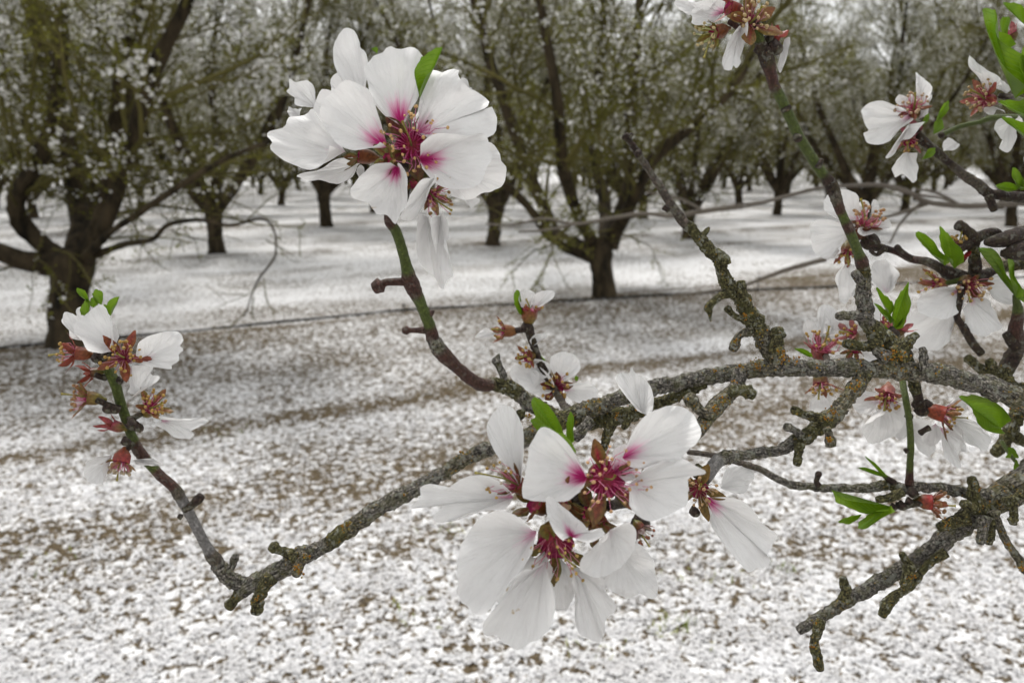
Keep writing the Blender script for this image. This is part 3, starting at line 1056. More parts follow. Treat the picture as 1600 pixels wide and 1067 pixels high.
def gen_petal(fl, org, ex, ez, L, W, lift=.15, cup=.15, ripple=.03, pink=.9, plen=.3, notch=.08, name='petal', material=None, fold=0.0, col=None):
    """generic petal: grows along ex from org, ez its upper side"""
    SEED[0] += 1
    sd = SEED[0]
    rg = np.random.default_rng(sd)
    ex = nrm(ex); ez = nrm(ez - ex * np.dot(ex, ez)); ey = np.cross(ez, ex)
    if name == 'petal':
        prof = [(.03, .05), (.15, .10), (.35, .30), (.6, .46), (.82, .46), (.95, .30), (1.0, .13), (1 - notch, 0), (1.0, -.13), (.95, -.30), (.82, -.46), (.6, -.46), (.35, -.30), (.15, -.10), (.03, -.05)]
    else:
        prof = [(.0, .28), (.2, .42), (.5, .46), (.8, .28), (.95, .12), (1.04, 0), (.95, -.12), (.8, -.28), (.5, -.46), (.2, -.42), (0, -.28)]
    o2 = [(a * L * (1 + rg.normal(0, .025)), b * W * (1 + rg.normal(0, .08))) for a, b in prof]
    tf = (lambda R, T: pink * np.clip(1 - R / plen, 0, 1) ** .8) if name == 'petal' else None
    v, f, uv, tint = fan_mesh((0, 0), o2, (ex, ey, ez), np.zeros(3), L, lift, cup, ripple, .02, sd, tf, nr=9, nt=26, fold=fold)
    at = {'tint': ('FLOAT', tint)}
    if col is not None:
        R = uv[:, :1]
        T = np.abs(uv[:, 1:] - .5) * 2
        a, b = np.array(col[0]), np.array(col[1])
        wgt = np.clip(R * .55 + T * .5 + .25 * vnoise(np.hstack([uv * 6, np.zeros((len(uv), 1)) + sd]), 3)[:, None], 0, 1)
        at['col'] = ('FLOAT_COLOR', np.hstack([a * (1 - wgt) + b * wgt, np.ones((len(uv), 1))]))
    me = make_mesh(name, v, f, material or M_PETAL, True, at, uv)
    return put(name, me, org, fl)

RED = (.30, .018, .035); GRN = (.20, .24, .04); BRN = (.20, .06, .03); PNK = (.68, .07, .22); YEL = (.34, .33, .07)
RUST = (.22, .035, .028); OLV = (.22, .18, .04)

def frame_of(axis):
    a = nrm(axis)
    e1 = np.cross(a, np.array([0.13, .99, .05]))
    if np.linalg.norm(e1) < .2:
        e1 = np.cross(a, np.array([1., 0, 0]))
    e1 = nrm(e1)
    return a, e1, np.cross(a, e1)

def calyx(fl, x, y, d, axis, R=10, cup=1.7, sep_l=22, sep_w=14, openness=1.1, c_in=RED, c_out=GRN, c_cup=(RUST, GRN), n_st=20, st_l=26, spread=.75, fil=PNK, ant=(.62, .42, .10), n_sep=5, rot=0.0, pistil=True, skip=()):
    """cup, sepals and stamens; (x, y) is the mouth of the cup, axis in camera space"""
    SEED[0] += 1
    rg = np.random.default_rng(SEED[0] + 900)
    k = d / F
    mouth = P(x, y, d)
    a, e1, e2 = frame_of(CV(axis))
    Rm = R * k
    # cup: lathe from pedicel to rim, inner bowl after it
    prof = [(-cup * 1.25, .22), (-cup * 1.05, .34), (-cup * .9, .62), (-cup * .6, .92), (-cup * .3, .96), (-.08, .98), (.0, 1.04), (.0, .94), (-.25, .75), (-.55, .4), (-.6, .02)]
    ns = 18
    th = np.arange(ns) / ns * 2 * np.pi
    V, colr = [], []
    ca, cb = np.array(c_cup[0]), np.array(c_cup[1])
    for pi_, (h, r) in enumerate(prof):
        rr_ = r * (1 + .05 * np.cos(th * 5 + 1)) * Rm
        V.append(a[None] * h * Rm + e1[None] * (np.cos(th) * rr_)[:, None] + e2[None] * (np.sin(th) * rr_)[:, None])
        wg = np.clip(-h / (cup * 1.1) + .2 * np.sin(th * 2 + pi_), 0, 1)[:, None]
        c_ = ca * (1 - wg) + cb * wg
        if pi_ > 6:
            c_ = np.repeat(np.array([(.50, .015, .13)]), ns, 0) + np.array([[.12, .08, 0]]) * (pi_ > 8)
        colr.append(c_)
    V = np.vstack(V); colr = np.vstack(colr)
    i = np.arange(len(prof) * ns).reshape(len(prof), ns)
    j = np.roll(i, -1, 1)
    f = np.stack([i[:-1], j[:-1], j[1:], i[1:]], -1).reshape(-1, 4)
    put('calyx', make_mesh('calyx', V, f, M_SEPAL, True, {'col': ('FLOAT_COLOR', np.hstack([colr, np.ones((len(colr), 1))]))}), mouth, fl)
    for q in range(n_sep):
        if q in skip:
            continue
        az = q / 5 * 2 * np.pi + rot + rg.normal(0, .1)
        rad = e1 * math.cos(az) + e2 * math.sin(az)
        op = openness * rg.uniform(.85, 1.15)
        ex = rad * math.sin(op) + a * math.cos(op)
        ez = a * math.sin(op) - rad * math.cos(op)
        gen_petal(fl, mouth + rad * Rm * .92 - a * Rm * .05, ex, ez, sep_l * k * rg.uniform(.88, 1.1), sep_w * k, lift=rg.uniform(-.28, .10), cup=.28, ripple=.02, name='sepal', material=M_SEPAL, col=(c_in, c_out))
    # stamens and pistil
    SV, SF, SC, off = [], [], [], 0
    def add(pts, rads, ns_, c0, c1):
        nonlocal off
        v, f_ = tubes(np.array(pts)[None], np.array(rads)[None], ns_)
        w_ = np.repeat(np.linspace(0, 1, len(pts)), ns_)[:, None]
        SV.append(v); SF.append(f_ + off); off += len(v)
        SC.append(np.array(c0) * (1 - w_) + np.array(c1) * w_)
    for q in range(n_st):
        az = q * 2.39996 + rg.normal(0, .2)
        tt = (q + .5) / n_st
        op = spread * (.25 + .95 * math.sqrt(tt)) * rg.uniform(.8, 1.2)
        rad = e1 * math.cos(az) + e2 * math.sin(az)
        L = st_l * (1 if R > 16 else .82) * k * rg.uniform(.7, 1.15)
        p0 = rad * Rm * (.25 + .45 * tt) - a * Rm * .1
        d1 = nrm(rad * math.sin(op * 1.25) + a * math.cos(op * 1.25))
        d2_ = nrm(rad * math.sin(op * .65) + a * math.cos(op * .65) + rg.normal(0, .28, 3))
        p1 = p0 + d1 * L * .5
        p2 = p1 + d2_ * L * .5
        wf = 1.0 * k
        add([p0, (p0 + p1) / 2 + rg.normal(0, .02, 3) * L, p1, p2], [wf, wf * .8, wf * .65, wf * .5], 5, fil, (min(1, fil[0] * 1.3 + .22), fil[1] * 2 + .34, fil[2] * 1.3 + .30))
        ar = 2.5 * k * rg.uniform(.8, 1.25)
        ad = nrm(rg.normal(0, 1, 3))
        add([p2 - ad * ar * 1.2, p2 - ad * ar * .7, p2, p2 + ad * ar * .7, p2 + ad * ar * 1.2], [ar * .1, ar * .8, ar, ar * .8, ar * .1], 6, ant, ant)
    if pistil:
        L = st_l * k * 1.15
        b1 = nrm(a + .35 * rg.normal(0, 1) * e1)
        add([np.zeros(3) - a * Rm * .4, b1 * L * .35, b1 * L * .7 + e1 * L * .08, b1 * L + e1 * L * .16, b1 * L * 1.06 + e1 * L * .18], [1.9 * k, 1.5 * k, 1.3 * k, 1.5 * k, 2.4 * k], 6, (.35, .38, .10), (.55, .50, .10))
    if SV:
        cc = np.vstack(SC)
        put('stamens', make_mesh('stamens', np.vstack(SV), np.vstack(SF), M_STAMEN, True, {'col': ('FLOAT_COLOR', np.hstack([cc, np.ones((len(cc), 1))]))}), mouth, fl, 'stuff')

def flower(parent, x, y, d, label=None, name='flower'):
    e = empty(name, P(x, y, d), parent)
    if label:
        e['label'] = label
    return e

def leaf(parent, z, base, pts, d, lift=.15, cup=0.0, fold=.12, ripple=.015):
    o = outline_petal(parent, z, base, pts, d, lift, cup, ripple, .01, 0, name='leaf', material=M_LEAF, fold=fold * 1.6, frill=.03)
    return o

def shaped_leaf(parent, x0, y0, x1, y1, wpx, d, lift=.15, bend=0.0, side=0.0):
    """lance-shaped leaf from (x0,y0) to (x1,y1)"""
    L = math.hypot(x1 - x0, y1 - y0)
    ux, uy = (x1 - x0) / L, (y1 - y0) / L
    nx_, ny_ = -uy, ux
    prof = [(0, .12), (.15, .5), (.4, .95), (.6, 1.0), (.8, .62), (.93, .25), (1, 0)]
    pts = []
    for a, b in prof:
        c = bend * L * math.sin(a * math.pi) 
        pts.append((x0 + ux * a * L + nx_ * (b * wpx / 2 + c), y0 + uy * a * L + ny_ * (b * wpx / 2 + c)))
    for a, b in prof[::-1][1:]:
        c = bend * L * math.sin(a * math.pi)
        pts.append((x0 + ux * a * L + nx_ * (-b * wpx / 2 + c), y0 + uy * a * L + ny_ * (-b * wpx / 2 + c)))
    if abs(bend) > .02:
        pass
    return leaf(parent, 'x', (x0, y0), pts, d, lift, 0.0, .10 + side)

def pedicel(parent, x0, y0, x1, y1, d0, d1, r=4, t='g'):
    return twig(parent, [(x0, y0, r * 1.2, d0, t), ((x0 + x1) / 2, (y0 + y1) / 2 + 1, r, (d0 + d1) / 2, t), (x1, y1, r, d1, t)], 'pedicel')

def knob(parent, x, y, r, d, t='d'):
    """bud scale cluster: a short fat lumpy twig"""
    return twig(parent, [(x, y + r * .7, r * .6, d, t), (x + 1, y + r * .2, r, d, t), (x, y - r * .4, r * .8, d, t), (x - 1, y - r, r * .3, d, t)], 'bud')

def lichen(parent, spots, d):
    """orange and yellow crust grains on the bark: one part"""
    SEED[0] += 1
    rg = np.random.default_rng(SEED[0] + 77)
    V, Fc, Cc, off = [], [], [], 0
    org = P(spots[0][0], spots[0][1], d)
    for s in spots:
        x, y, R, n = s[:4]
        dd = s[4] if len(s) > 4 else d
        k = dd / F
        for q in range(int(n * .7)):
            px, py = x + rg.normal(0, R * .5), y + rg.normal(0, R * .4)
            r = rg.uniform(.7, 2.0) * k
            c = P(px, py, dd) - org
            nsd = rg.normal(0, 1, (12, 3))
            lat = [(0, 0, .55)] + [(math.cos(a_), math.sin(a_), .1) for a_ in np.arange(6) / 6 * 6.283] + [(0, 0, -.6)]
            lv_ = np.array(lat) * (1 + .25 * rg.normal(0, 1, (8, 1)))
            w_ = lv_[:, :1] * RT + lv_[:, 1:2] * UP - lv_[:, 2:] * FW
            V.append(c + w_ * r)
            fc = [[0, 1 + a_, 1 + (a_ + 1) % 6] for a_ in range(6)] + [[7, 1 + (a_ + 1) % 6, 1 + a_] for a_ in range(6)]
            Fc.append(np.array(fc) + off); off += 8
            cc = np.array([.44, .21, .012]) if rg.random() < .6 else np.array([.30, .26, .05])
            Cc.append(np.repeat((cc * rg.uniform(.6, 1.1))[None], 8, 0))
    cc = np.vstack(Cc)
    put('lichen', make_mesh('lichen', np.vstack(V), np.vstack(Fc), M_LICHEN, False, {'col': ('FLOAT_COLOR', np.hstack([cc, np.ones((len(cc), 1))]))}), org, parent, 'stuff')
# ---------------------------------------------------------------- the long main branch
DM = .33
mb = empty('almond_branch', P(1300, 580, DM))
tag(mb, 'longest grey lichen-spotted almond branch, arching across the scene with the big white flower clusters', 'branch')
twig(mb, [(2100, 900, 44, .50, 'o'), (1850, 740, 30, .42, 'o'), (1700, 668, 22, .36, 'l'), (1600, 625, 19, DM, 'l'), (1540, 603, 17, DM, 'o'), (1470, 586, 16, DM, 'o'), (1400, 579, 15.5, DM, 'l'), (1320, 575, 14.5, DM, 'o'),
          (1240, 574, 14, DM, 'o'), (1180, 577, 13.5, DM, 'l'), (1110, 588, 13.5, DM, 'o'), (1040, 602, 13, DM, 'o'), (975, 620, 13.5, DM, 'o'), (925, 640, 15, DM, 'l'), (880, 655, 15, DM, 'm'),
          (840, 675, 14, DM, 'l'), (800, 693, 13, DM, 'o'), (765, 701, 12, DM, 'o'), (720, 722, 11.5, DM, 'l'), (670, 752, 12, DM, 'o'), (625, 775, 13.5, DM, 'o'), (590, 796, 14, DM, 'o'), (555, 818, 13, DM, 'l'),
          (530, 838, 15, DM, 'm'), (495, 858, 12.5, DM, 'o'), (463, 872, 15, DM, 'l'), (440, 888, 16, DM, 'o'), (412, 905, 16, DM, 'o'), (385, 918, 14, DM, 'o'), (368, 932, 9, DM, 'm'), (357, 946, 9, DM, 'm')], 'stem')
# twig to the big top cluster
ta = twig(mb, [(880, 657, 15, DM, 'm'), (852, 643, 14, DM, 'm'), (824, 625, 13, DM, 'o'), (799, 608, 13, .328, 'm'), (775, 600, 12.5, .325, 'm'), (757, 602, 10, .322, 'b'), (735, 592, 10, .318, 'b'), (712, 572, 10, .314, 'b'),
          (695, 556, 12, .31, 'b'), (680, 537, 12, .306, 'o'), (674, 518, 10, .303, 'b'), (668, 500, 9, .30, 'g'), (657, 474, 9, .296, 'g'), (647, 452, 12, .293, 'b'), (640, 436, 12, .29, 'b'), (634, 412, 8.5, .286, 'g'),
          (626, 382, 8, .282, 'g'), (618, 360, 8, .279, 'g'), (608, 344, 8, .276, 'b'), (612, 318, 8, .277, 'b'), (628, 290, 9, .28, 'd'), (640, 262, 8, .283, 'd')])
spur(ta, 'x', [(642, 440, 8), (620, 440, 6.5), (604, 441, 6), (598, 444, 7)], .29, 'b', 12)
spur(ta, 'x', [(664, 516, 6), (650, 516, 4.5), (640, 516, 4.5)], .302, 'b', 7)
spur(ta, 'x', [(788, 602, 8), (786, 586, 6.5), (780, 572, 6), (777, 563, 8), (780, 553, 1.5)], .326, 'o')
spur(ta, 'x', [(664, 494, 7), (672, 490, 6), (678, 486, 2)], .299, 'b')
spur(ta, 'x', [(815, 640, 10), (814, 650, 7), (808, 648, 6)], .326, 'm')
lichen(ta, [(826, 652, 6, 12)], .32)
# twig to the left cluster
tb = twig(mb, [(392, 916, 13, DM, 'o'), (372, 910, 13, DM, 'o'), (355, 900, 13, .328, 'o'), (342, 884, 12, .325, 'o'), (332, 870, 11, .322, 'w'), (322, 852, 8, .32, 's'), (308, 826, 8, .317, 's'), (296, 802, 8, .314, 's'),
           (286, 784, 8.5, .312, 's'), (277, 769, 9, .31, 'w'), (268, 758, 8, .309, 'b'), (250, 742, 8, .308, 'b'), (236, 727, 7.5, .307, 'g'), (222, 712, 8.5, .306, 'b'), (212, 696, 8.5, .305, 'b'), (206, 682, 7.5, .304, 'g'),
           (197, 655, 7.5, .303, 'g'), (188, 628, 7.5, .302, 'g'), (180, 600, 8, .30, 'g'), (170, 578, 8, .30, 'g'), (160, 560, 9, .30, 'b'), (154, 546, 7, .30, 'd')])
spur(tb, 'x', [(288, 795, 7), (300, 789, 6), (307, 782, 8)], .312, 'd', 8)
spur(tb, 'x', [(356, 892, 8), (363, 884, 6), (366, 876, 6)], .326, 'o', 7)
spur(tb, 'x', [(284, 808, 5), (280, 806, 4)], .315, 'd')
spur(mb, 'x', [(425, 900, 14), (410, 918, 12), (404, 934, 11), (402, 944, 12)], DM - .004, 'm', 11)
spur(mb, 'x', [(462, 872, 13), (448, 863, 8), (434, 857, 7)], DM - .002, 'm', 9)
spur(mb, 'x', [(478, 868, 9), (469, 880, 8), (466, 888, 9)], DM - .008, 'l', 9)
lichen(mb, [(540, 822, 9, 26, .318), (478, 870, 10, 26, .318), (466, 889, 9, 34, .316), (400, 935, 8, 14, .318), (632, 770, 4, 6, .318), (720, 707, 4, 8, .318), (1115, 578, 6, 10, .318), (1185, 572, 14, 26, .318), (1180, 565, 8, 16, .318),
              (1345, 566, 10, 14, .318), (1400, 560, 14, 26, .316), (1470, 573, 12, 12, .318), (920, 632, 8, 8, .318), (1240, 560, 10, 16, .318), (835, 668, 9, 24, .317), (1590, 640, 10, 12, .318), (1276, 572, 10, 8, .318)], .32)

# bare lichened twig rising to the upper left
tc_ = twig(mb, [(1222, 572, 17, DM, 'o'), (1208, 554, 19, .328, 'l'), (1196, 532, 16, .326, 'l'), (1180, 506, 15, .324, 'm'), (1166, 484, 14, .322, 'm'), (1156, 464, 14, .32, 'm'), (1140, 448, 11.5, .318, 'm'), (1128, 424, 10.5, .316, 'm'),
            (1122, 402, 12, .314, 'm'), (1108, 390, 11, .312, 'm'), (1094, 374, 9.5, .31, 'm'), (1077, 356, 8.5, .308, 'm'), (1064, 342, 8, .306, 'w'), (1048, 318, 6.5, .304, 'w'), (1034, 296, 6.5, .302, 'w'), (1018, 272, 5.5, .30, 'w'),
            (1003, 250, 5.5, .298, 'w'), (993, 234, 5.5, .297, 'd'), (984, 222, 5, .296, 'd'), (977, 213, 7, .296, 'd')], 'twig', 1.25)
spur(tc_, 'x', [(1146, 458, 10), (1128, 462, 7), (1114, 472, 7), (1107, 480, 7), (1109, 492, 3.5), (1110, 502, 1.5)], .316, 'm')
spur(tc_, 'x', [(1176, 508, 9), (1163, 500, 6), (1148, 494, 5), (1141, 487, 5)], .318, 'm', 6)
spur(tc_, 'x', [(1176, 516, 9), (1158, 522, 7), (1151, 531, 7), (1149, 536, 8)], .318, 'l', 9)
spur(tc_, 'x', [(1162, 470, 9), (1161, 458, 8), (1160, 452, 8)], .318, 'm', 9)
spur(tc_, 'x', [(1120, 404, 10), (1131, 403, 8), (1134, 410, 8)], .312, 'm')
spur(tc_, 'x', [(1210, 550, 14), (1214, 534, 11), (1214, 528, 11)], .322, 'm', 12)
spur(tc_, 'x', [(1046, 330, 5), (1042, 327, 4), (1038, 324, 4.5)], .30, 'd')
spur(tc_, 'x', [(1060, 338, 5), (1066, 334, 3.5)], .302, 'd')
spur(tc_, 'x', [(1000, 246, 5), (997, 240, 6.5), (1001, 236, 3)], .295, 'd')
spur(tc_, 'x', [(984, 214, 4), (987, 210, 3.5)], .294, 'd')
spur(tc_, 'x', [(1095, 372, 7), (1105, 360, 4), (1108, 356, 2)], .308, 'm')
lichen(tc_, [(1165, 494, 7, 22), (1148, 533, 6, 20), (1218, 550, 12, 34), (1190, 520, 8, 8), (1225, 560, 14, 26)], .312)

# twig rising from the main branch to the cluster at the top edge
td = twig(mb, [(1415, 574, 20, DM, 'm'), (1398, 553, 25, .335, 'l'), (1380, 534, 20, .335, 'm'), (1364, 516, 15, .334, 'm'), (1354, 495, 13, .333, 'o'), (1350, 470, 13, .332, 'o'), (1350, 445, 12.5, .33, 'o'), (1348, 424, 11.5, .328, 'm'),
           (1346, 408, 10, .326, 'b'), (1340, 392, 7.5, .324, 'g'), (1332, 372, 7.5, .323, 'g'), (1325, 355, 8, .322, 'b'), (1318, 340, 7, .321, 'g'), (1312, 326, 8, .32, 'b'), (1306, 308, 9, .319, 'w'), (1300, 292, 10, .318, 'd'), (1292, 280, 9, .317, 'd'),
           (1281, 266, 8, .316, 'g'), (1264, 240, 8, .314, 'g'), (1250, 217, 8, .312, 'g'), (1240, 196, 8, .31, 'g'), (1229, 173, 8, .308, 'g'), (1218, 150, 8, .306, 'g'), (1209, 132, 8.5, .304, 'b'), (1204, 112, 9.5, .302, 'b'),
           (1198, 92, 12, .30, 'd'), (1190, 74, 9, .299, 'd'), (1186, 58, 7, .298, 'g'), (1180, 35, 7, .298, 'b')])
spur(td, 'x', [(1356, 498, 9), (1336, 494, 8), (1318, 494, 8)], .33, 'o', 8)
spur(td, 'x', [(1374, 540, 11), (1350, 541, 9), (1332, 538, 9)], .33, 'm', 10)
spur(td, 'x', [(1350, 440, 9), (1344, 437, 8), (1341, 433, 8)], .322, 'o', 8)
spur(td, 'x', [(1240, 214, 5), (1246, 216, 7.5), (1250, 216, 6)], .306, 'd')
spur(td, 'x', [(1278, 262, 5), (1284, 250, 3.5)], .312, 'd')
spur(td, 'x', [(1222, 174, 4), (1234, 168, 4)], .306, 'd')
spur(td, 'x', [(1400, 556, 16), (1414, 540, 13), (1424, 530, 9)], .33, 'm', 8)
spur(td, 'x', [(1385, 560, 14), (1376, 553, 10)], .328, 'o', 9)
spur(mb, 'x', [(1443, 580, 8), (1443, 562, 7), (1442, 553, 7)], .325, 'o', 7)
lichen(td, [(1395, 548, 14, 30), (1408, 556, 12, 26), (1385, 560, 10, 14)], .316)

# short spurs hanging below the main branch
te = twig(mb, [(1152, 578, 15, DM, 'o'), (1152, 600, 13, .326, 'o'), (1136, 618, 13, .322, 'l'), (1118, 636, 14, .318, 'l'), (1104, 655, 13, .314, 'm'), (1092, 672, 12, .31, 'l'), (1076, 688, 10, .306, 'm'), (1055, 705, 9, .30, 'm'), (1020, 740, 8, .285, 'd'),
           (985, 780, 8, .262, 'd'), (950, 790, 8, .245, 'd')])
spur(te, 'x', [(1140, 612, 10), (1156, 610, 9), (1166, 613, 10)], .318, 'm', 11)
spur(te, 'x', [(1110, 650, 10), (1094, 642, 9), (1084, 630, 9)], .312, 'l', 12)
lichen(te, [(1148, 596, 6, 10), (1130, 624, 10, 26), (1116, 640, 9, 24), (1104, 664, 8, 14), (1155, 572, 6, 16)], .306)
tu = twig(mb, [(1100, 596, 11, DM, 'm'), (1050, 622, 11, .335, 'm'), (1005, 640, 13, .338, 'm'), (965, 650, 14, .336, 'm'), (930, 657, 13, .334, 'm'), (905, 664, 10, .33, 'o')], 'twig', 1.2)
spur(tu, 'x', [(925, 655, 10), (912, 668, 9), (906, 676, 10)], .322, 'o', 10)
spur(tu, 'x', [(960, 655, 10), (950, 678, 9), (945, 696, 8), (935, 704, 7)], .328, 'm', 6)
spur(tu, 'x', [(985, 650, 8), (978, 662, 6)], .326, 'm', 6)
lichen(tu, [(1000, 640, 12, 12), (965, 650, 8, 10)], .318)
tf_ = twig(mb, [(1350, 585, 14, DM, 'm'), (1338, 602, 14, .326, 'l'), (1322, 626, 13, .324, 'l'), (1304, 646, 14, .322, 'l'), (1280, 666, 14.5, .32, 'm'), (1254, 684, 12.5, .318, 'm'), (1226, 700, 10, .316, 'o'), (1200, 706, 9, .314, 'o'), (1175, 710, 9.5, .312, 'o'),
            (1150, 712, 9, .31, 'o'), (1132, 713, 11, .308, 'o'), (1118, 724, 11, .306, 's'), (1108, 740, 9.5, .304, 's'), (1098, 756, 8, .303, 'd')], 'twig', 1.15)
spur(tf_, 'x', [(1286, 655, 9), (1268, 650, 7.5), (1256, 648, 7), (1248, 644, 7)], .316, 'm', 8)
spur(tf_, 'x', [(1252, 682, 8), (1244, 674, 6), (1236, 670, 6)], .314, 'o', 8)
spur(tf_, 'x', [(1290, 668, 8), (1295, 677, 6.5), (1296, 683, 7)], .312, 'l', 10)
spur(tf_, 'x', [(1250, 694, 10), (1248, 708, 8), (1246, 716, 8)], .312, 'm', 8)
lichen(tf_, [(1330, 606, 12, 34), (1300, 642, 10, 34), (1290, 655, 8, 18), (1296, 687, 6, 26), (1246, 646, 4, 8), (1342, 600, 10, 20)], .308)

# ---------------------------------------------------------------- second branch, lower right, with the thin side branch
DB = .36
lb = empty('almond_branch', P(1540, 790, DB))
tag(lb, 'thick knobbly almond branch in the lower right corner with a bare stubby end', 'branch')
twig(lb, [(2150, 560, 48, .52, 'o'), (1850, 640, 36, .44, 'o'), (1690, 696, 28, .38, 'o'), (1620, 740, 25, DB, 'o'), (1575, 770, 25, DB, 'l'), (1535, 795, 25, DB, 'm'), (1505, 818, 19, DB, 'o'), (1480, 836, 16, DB, 'o'), (1459, 855, 15, DB, 'o'), (1424, 881, 13, DB, 'o'),
          (1384, 903, 12.5, DB, 'o'), (1344, 926, 12, DB, 'o'), (1315, 943, 11.5, DB, 'l'), (1283, 964, 10, DB, 'o'), (1262, 977, 9, DB, 'o'), (1249, 984, 9, DB, 'o')], 'stem')
twig(lb, [(1560, 780, 16, DB, 'o'), (1520, 772, 11, .358, 'o'), (1480, 764, 9, .356, 'o'), (1440, 761, 9, .354, 'o'), (1410, 763, 10, .352, 'o'), (1385, 757, 9, .352, 'm'), (1360, 762, 8, .35, 'o'), (1320, 763, 8, .35, 'o'), (1280, 761, 7, .35, 'o'),
          (1240, 757, 7, .35, 'o'), (1215, 748, 6, .35, 'o'), (1190, 734, 5, .352, 'w'), (1160, 724, 5, .354, 'w'), (1120, 712, 4.5, .356, 'w'), (1075, 706, 4, .358, 'w')])
spur(lb, 'x', [(1280, 760, 5), (1276, 752, 4), (1278, 745, 4)], .345, 'd', 5)
sp_ = spur(lb, 'x', [(1410, 768, 9), (1395, 776, 8), (1380, 779, 7)], .345, 'm', 7)
gs = twig(lb, [(1421, 757, 7, .35, 'b'), (1421, 744, 6, .349, 'b'), (1422, 722, 5.2, .346, 'g'), (1423, 695, 5.2, .342, 'g'), (1421, 660, 5, .338, 'g'), (1416, 628, 5, .336, 'g'), (1412, 606, 5, .345, 'g'), (1409, 585, 5, .352, 'b')])
spur(gs, 'x', [(1418, 706, 4), (1414, 702, 3)], .343, 'd')
spur(lb, 'x', [(1318, 938, 9), (1322, 922, 8), (1320, 914, 9)], .354, 'm', 9)
spur(lb, 'x', [(1285, 968, 9), (1278, 984, 9), (1272, 1000, 7), (1272, 1012, 9), (1277, 1026, 7), (1279, 1036, 8)], .352, 'm', 8)
s2 = spur(lb, 'x', [(1478, 862, 10), (1456, 878, 7), (1438, 896, 6.5), (1424, 912, 8), (1408, 925, 8), (1394, 934, 9), (1386, 944, 10), (1382, 952, 9)], .352, 'm', 8)
spur(lb, 'x', [(1420, 884, 10), (1418, 898, 9), (1416, 908, 9)], .345, 'm', 9)
spur(lb, 'x', [(1422, 884, 8), (1414, 872, 7)], .35, 'm', 7)
spur(lb, 'x', [(1512, 808, 13), (1490, 816, 11), (1478, 820, 10)], .352, 'm', 10)
spur(lb, 'x', [(1532, 800, 13), (1522, 775, 10), (1520, 758, 9)], .35, 'm', 9)
spur(lb, 'x', [(1524, 796, 9), (1512, 790, 8)], .348, 'm', 8)
spur(lb, 'x', [(1536, 806, 12), (1536, 826, 9), (1534, 838, 8)], .346, 'o', 8)
spur(lb, 'x', [(1548, 808, 10), (1548, 828, 8), (1546, 840, 8)], .35, 'm', 7)
spur(lb, 'x', [(1552, 800, 11), (1557, 812, 8), (1565, 829, 7), (1578, 855, 7), (1594, 878, 7.5), (1612, 905, 8), (1640, 940, 8), (1690, 985, 7)], .35, 'l')
spur(lb, 'x', [(1570, 785, 9), (1582, 780, 7), (1590, 774, 7), (1600, 768, 8)], .348, 'm', 8)
spur(lb, 'x', [(1584, 778, 7), (1584, 796, 7), (1583, 808, 7)], .346, 'm', 8)
lichen(lb, [(1532, 764, 5, 8), (1480, 818, 10, 26), (1545, 790, 10, 10), (1540, 822, 4, 8), (1275, 972, 6, 12), (1272, 1008, 6, 18), (1278, 1030, 5, 14), (1320, 940, 4, 8), (1424, 900, 7, 20), (1596, 886, 9, 34), (1575, 850, 6, 12), (1462, 872, 5, 6)], .334)

# ---------------------------------------------------------------- branches entering from the right edge
rb = empty('almond_branch', P(1560, 570, .40))
tag(rb, 'short upright almond branch at the right edge with knobbly spurs and one green leafy shoot', 'branch')
twig(rb, [(2000, 800, 30, .50, 'o'), (1750, 720, 20, .45, 'o'), (1650, 660, 16, .42, 'o'), (1590, 615, 13, .40, 'm'), (1568, 590, 13, .40, 'm'), (1580, 562, 12, .40, 'd'), (1590, 540, 12, .398, 'w'), (1587, 516, 11, .396, 'b'), (1590, 498, 9, .395, 'b'),
          (1590, 480, 7, .394, 'g'), (1586, 462, 4, .393, 'g')])
spur(rb, 'x', [(1575, 590, 10), (1550, 582, 9), (1530, 574, 8), (1520, 566, 7)], .40, 'm', 8)
spur(rb, 'x', [(1556, 584, 8), (1550, 572, 7)], .398, 'm', 8)
spur(rb, 'x', [(1530, 576, 8), (1544, 590, 8), (1562, 604, 8)], .402, 'm', 7)
spur(rb, 'x', [(1600, 600, 11), (1590, 640, 12), (1575, 680, 12), (1560, 700, 10)], .41, 'm', 10)
spur(rb, 'x', [(1590, 545, 8), (1578, 530, 8)], .396, 'd', 8)
spur(rb, 'x', [(1576, 672, 9), (1600, 690, 9), (1640, 690, 9)], .41, 'm')
lichen(rb, [(1555, 630, 12, 10), (1590, 610, 8, 10)], .39)
leaf(rb, 'z5', (1040, 560), [(1030, 545), (1000, 500), (960, 440), (930, 400), (910, 362), (880, 338), (845, 326), (900, 322), (935, 352), (950, 410), (985, 460), (1020, 505), (1050, 555)], .39, .05, 0, .04)
leaf(rb, 'z5', (1030, 550), [(1015, 500), (985, 440), (975, 400), (985, 378), (1010, 385), (1010, 420), (1015, 460), (1035, 510), (1040, 545)], .385, .1, 0, .08)
leaf(rb, 'z5', (1050, 560), [(1045, 530), (1040, 514), (1067, 508), (1090, 520), (1090, 560), (1070, 580)], .385, .1, 0, .08)

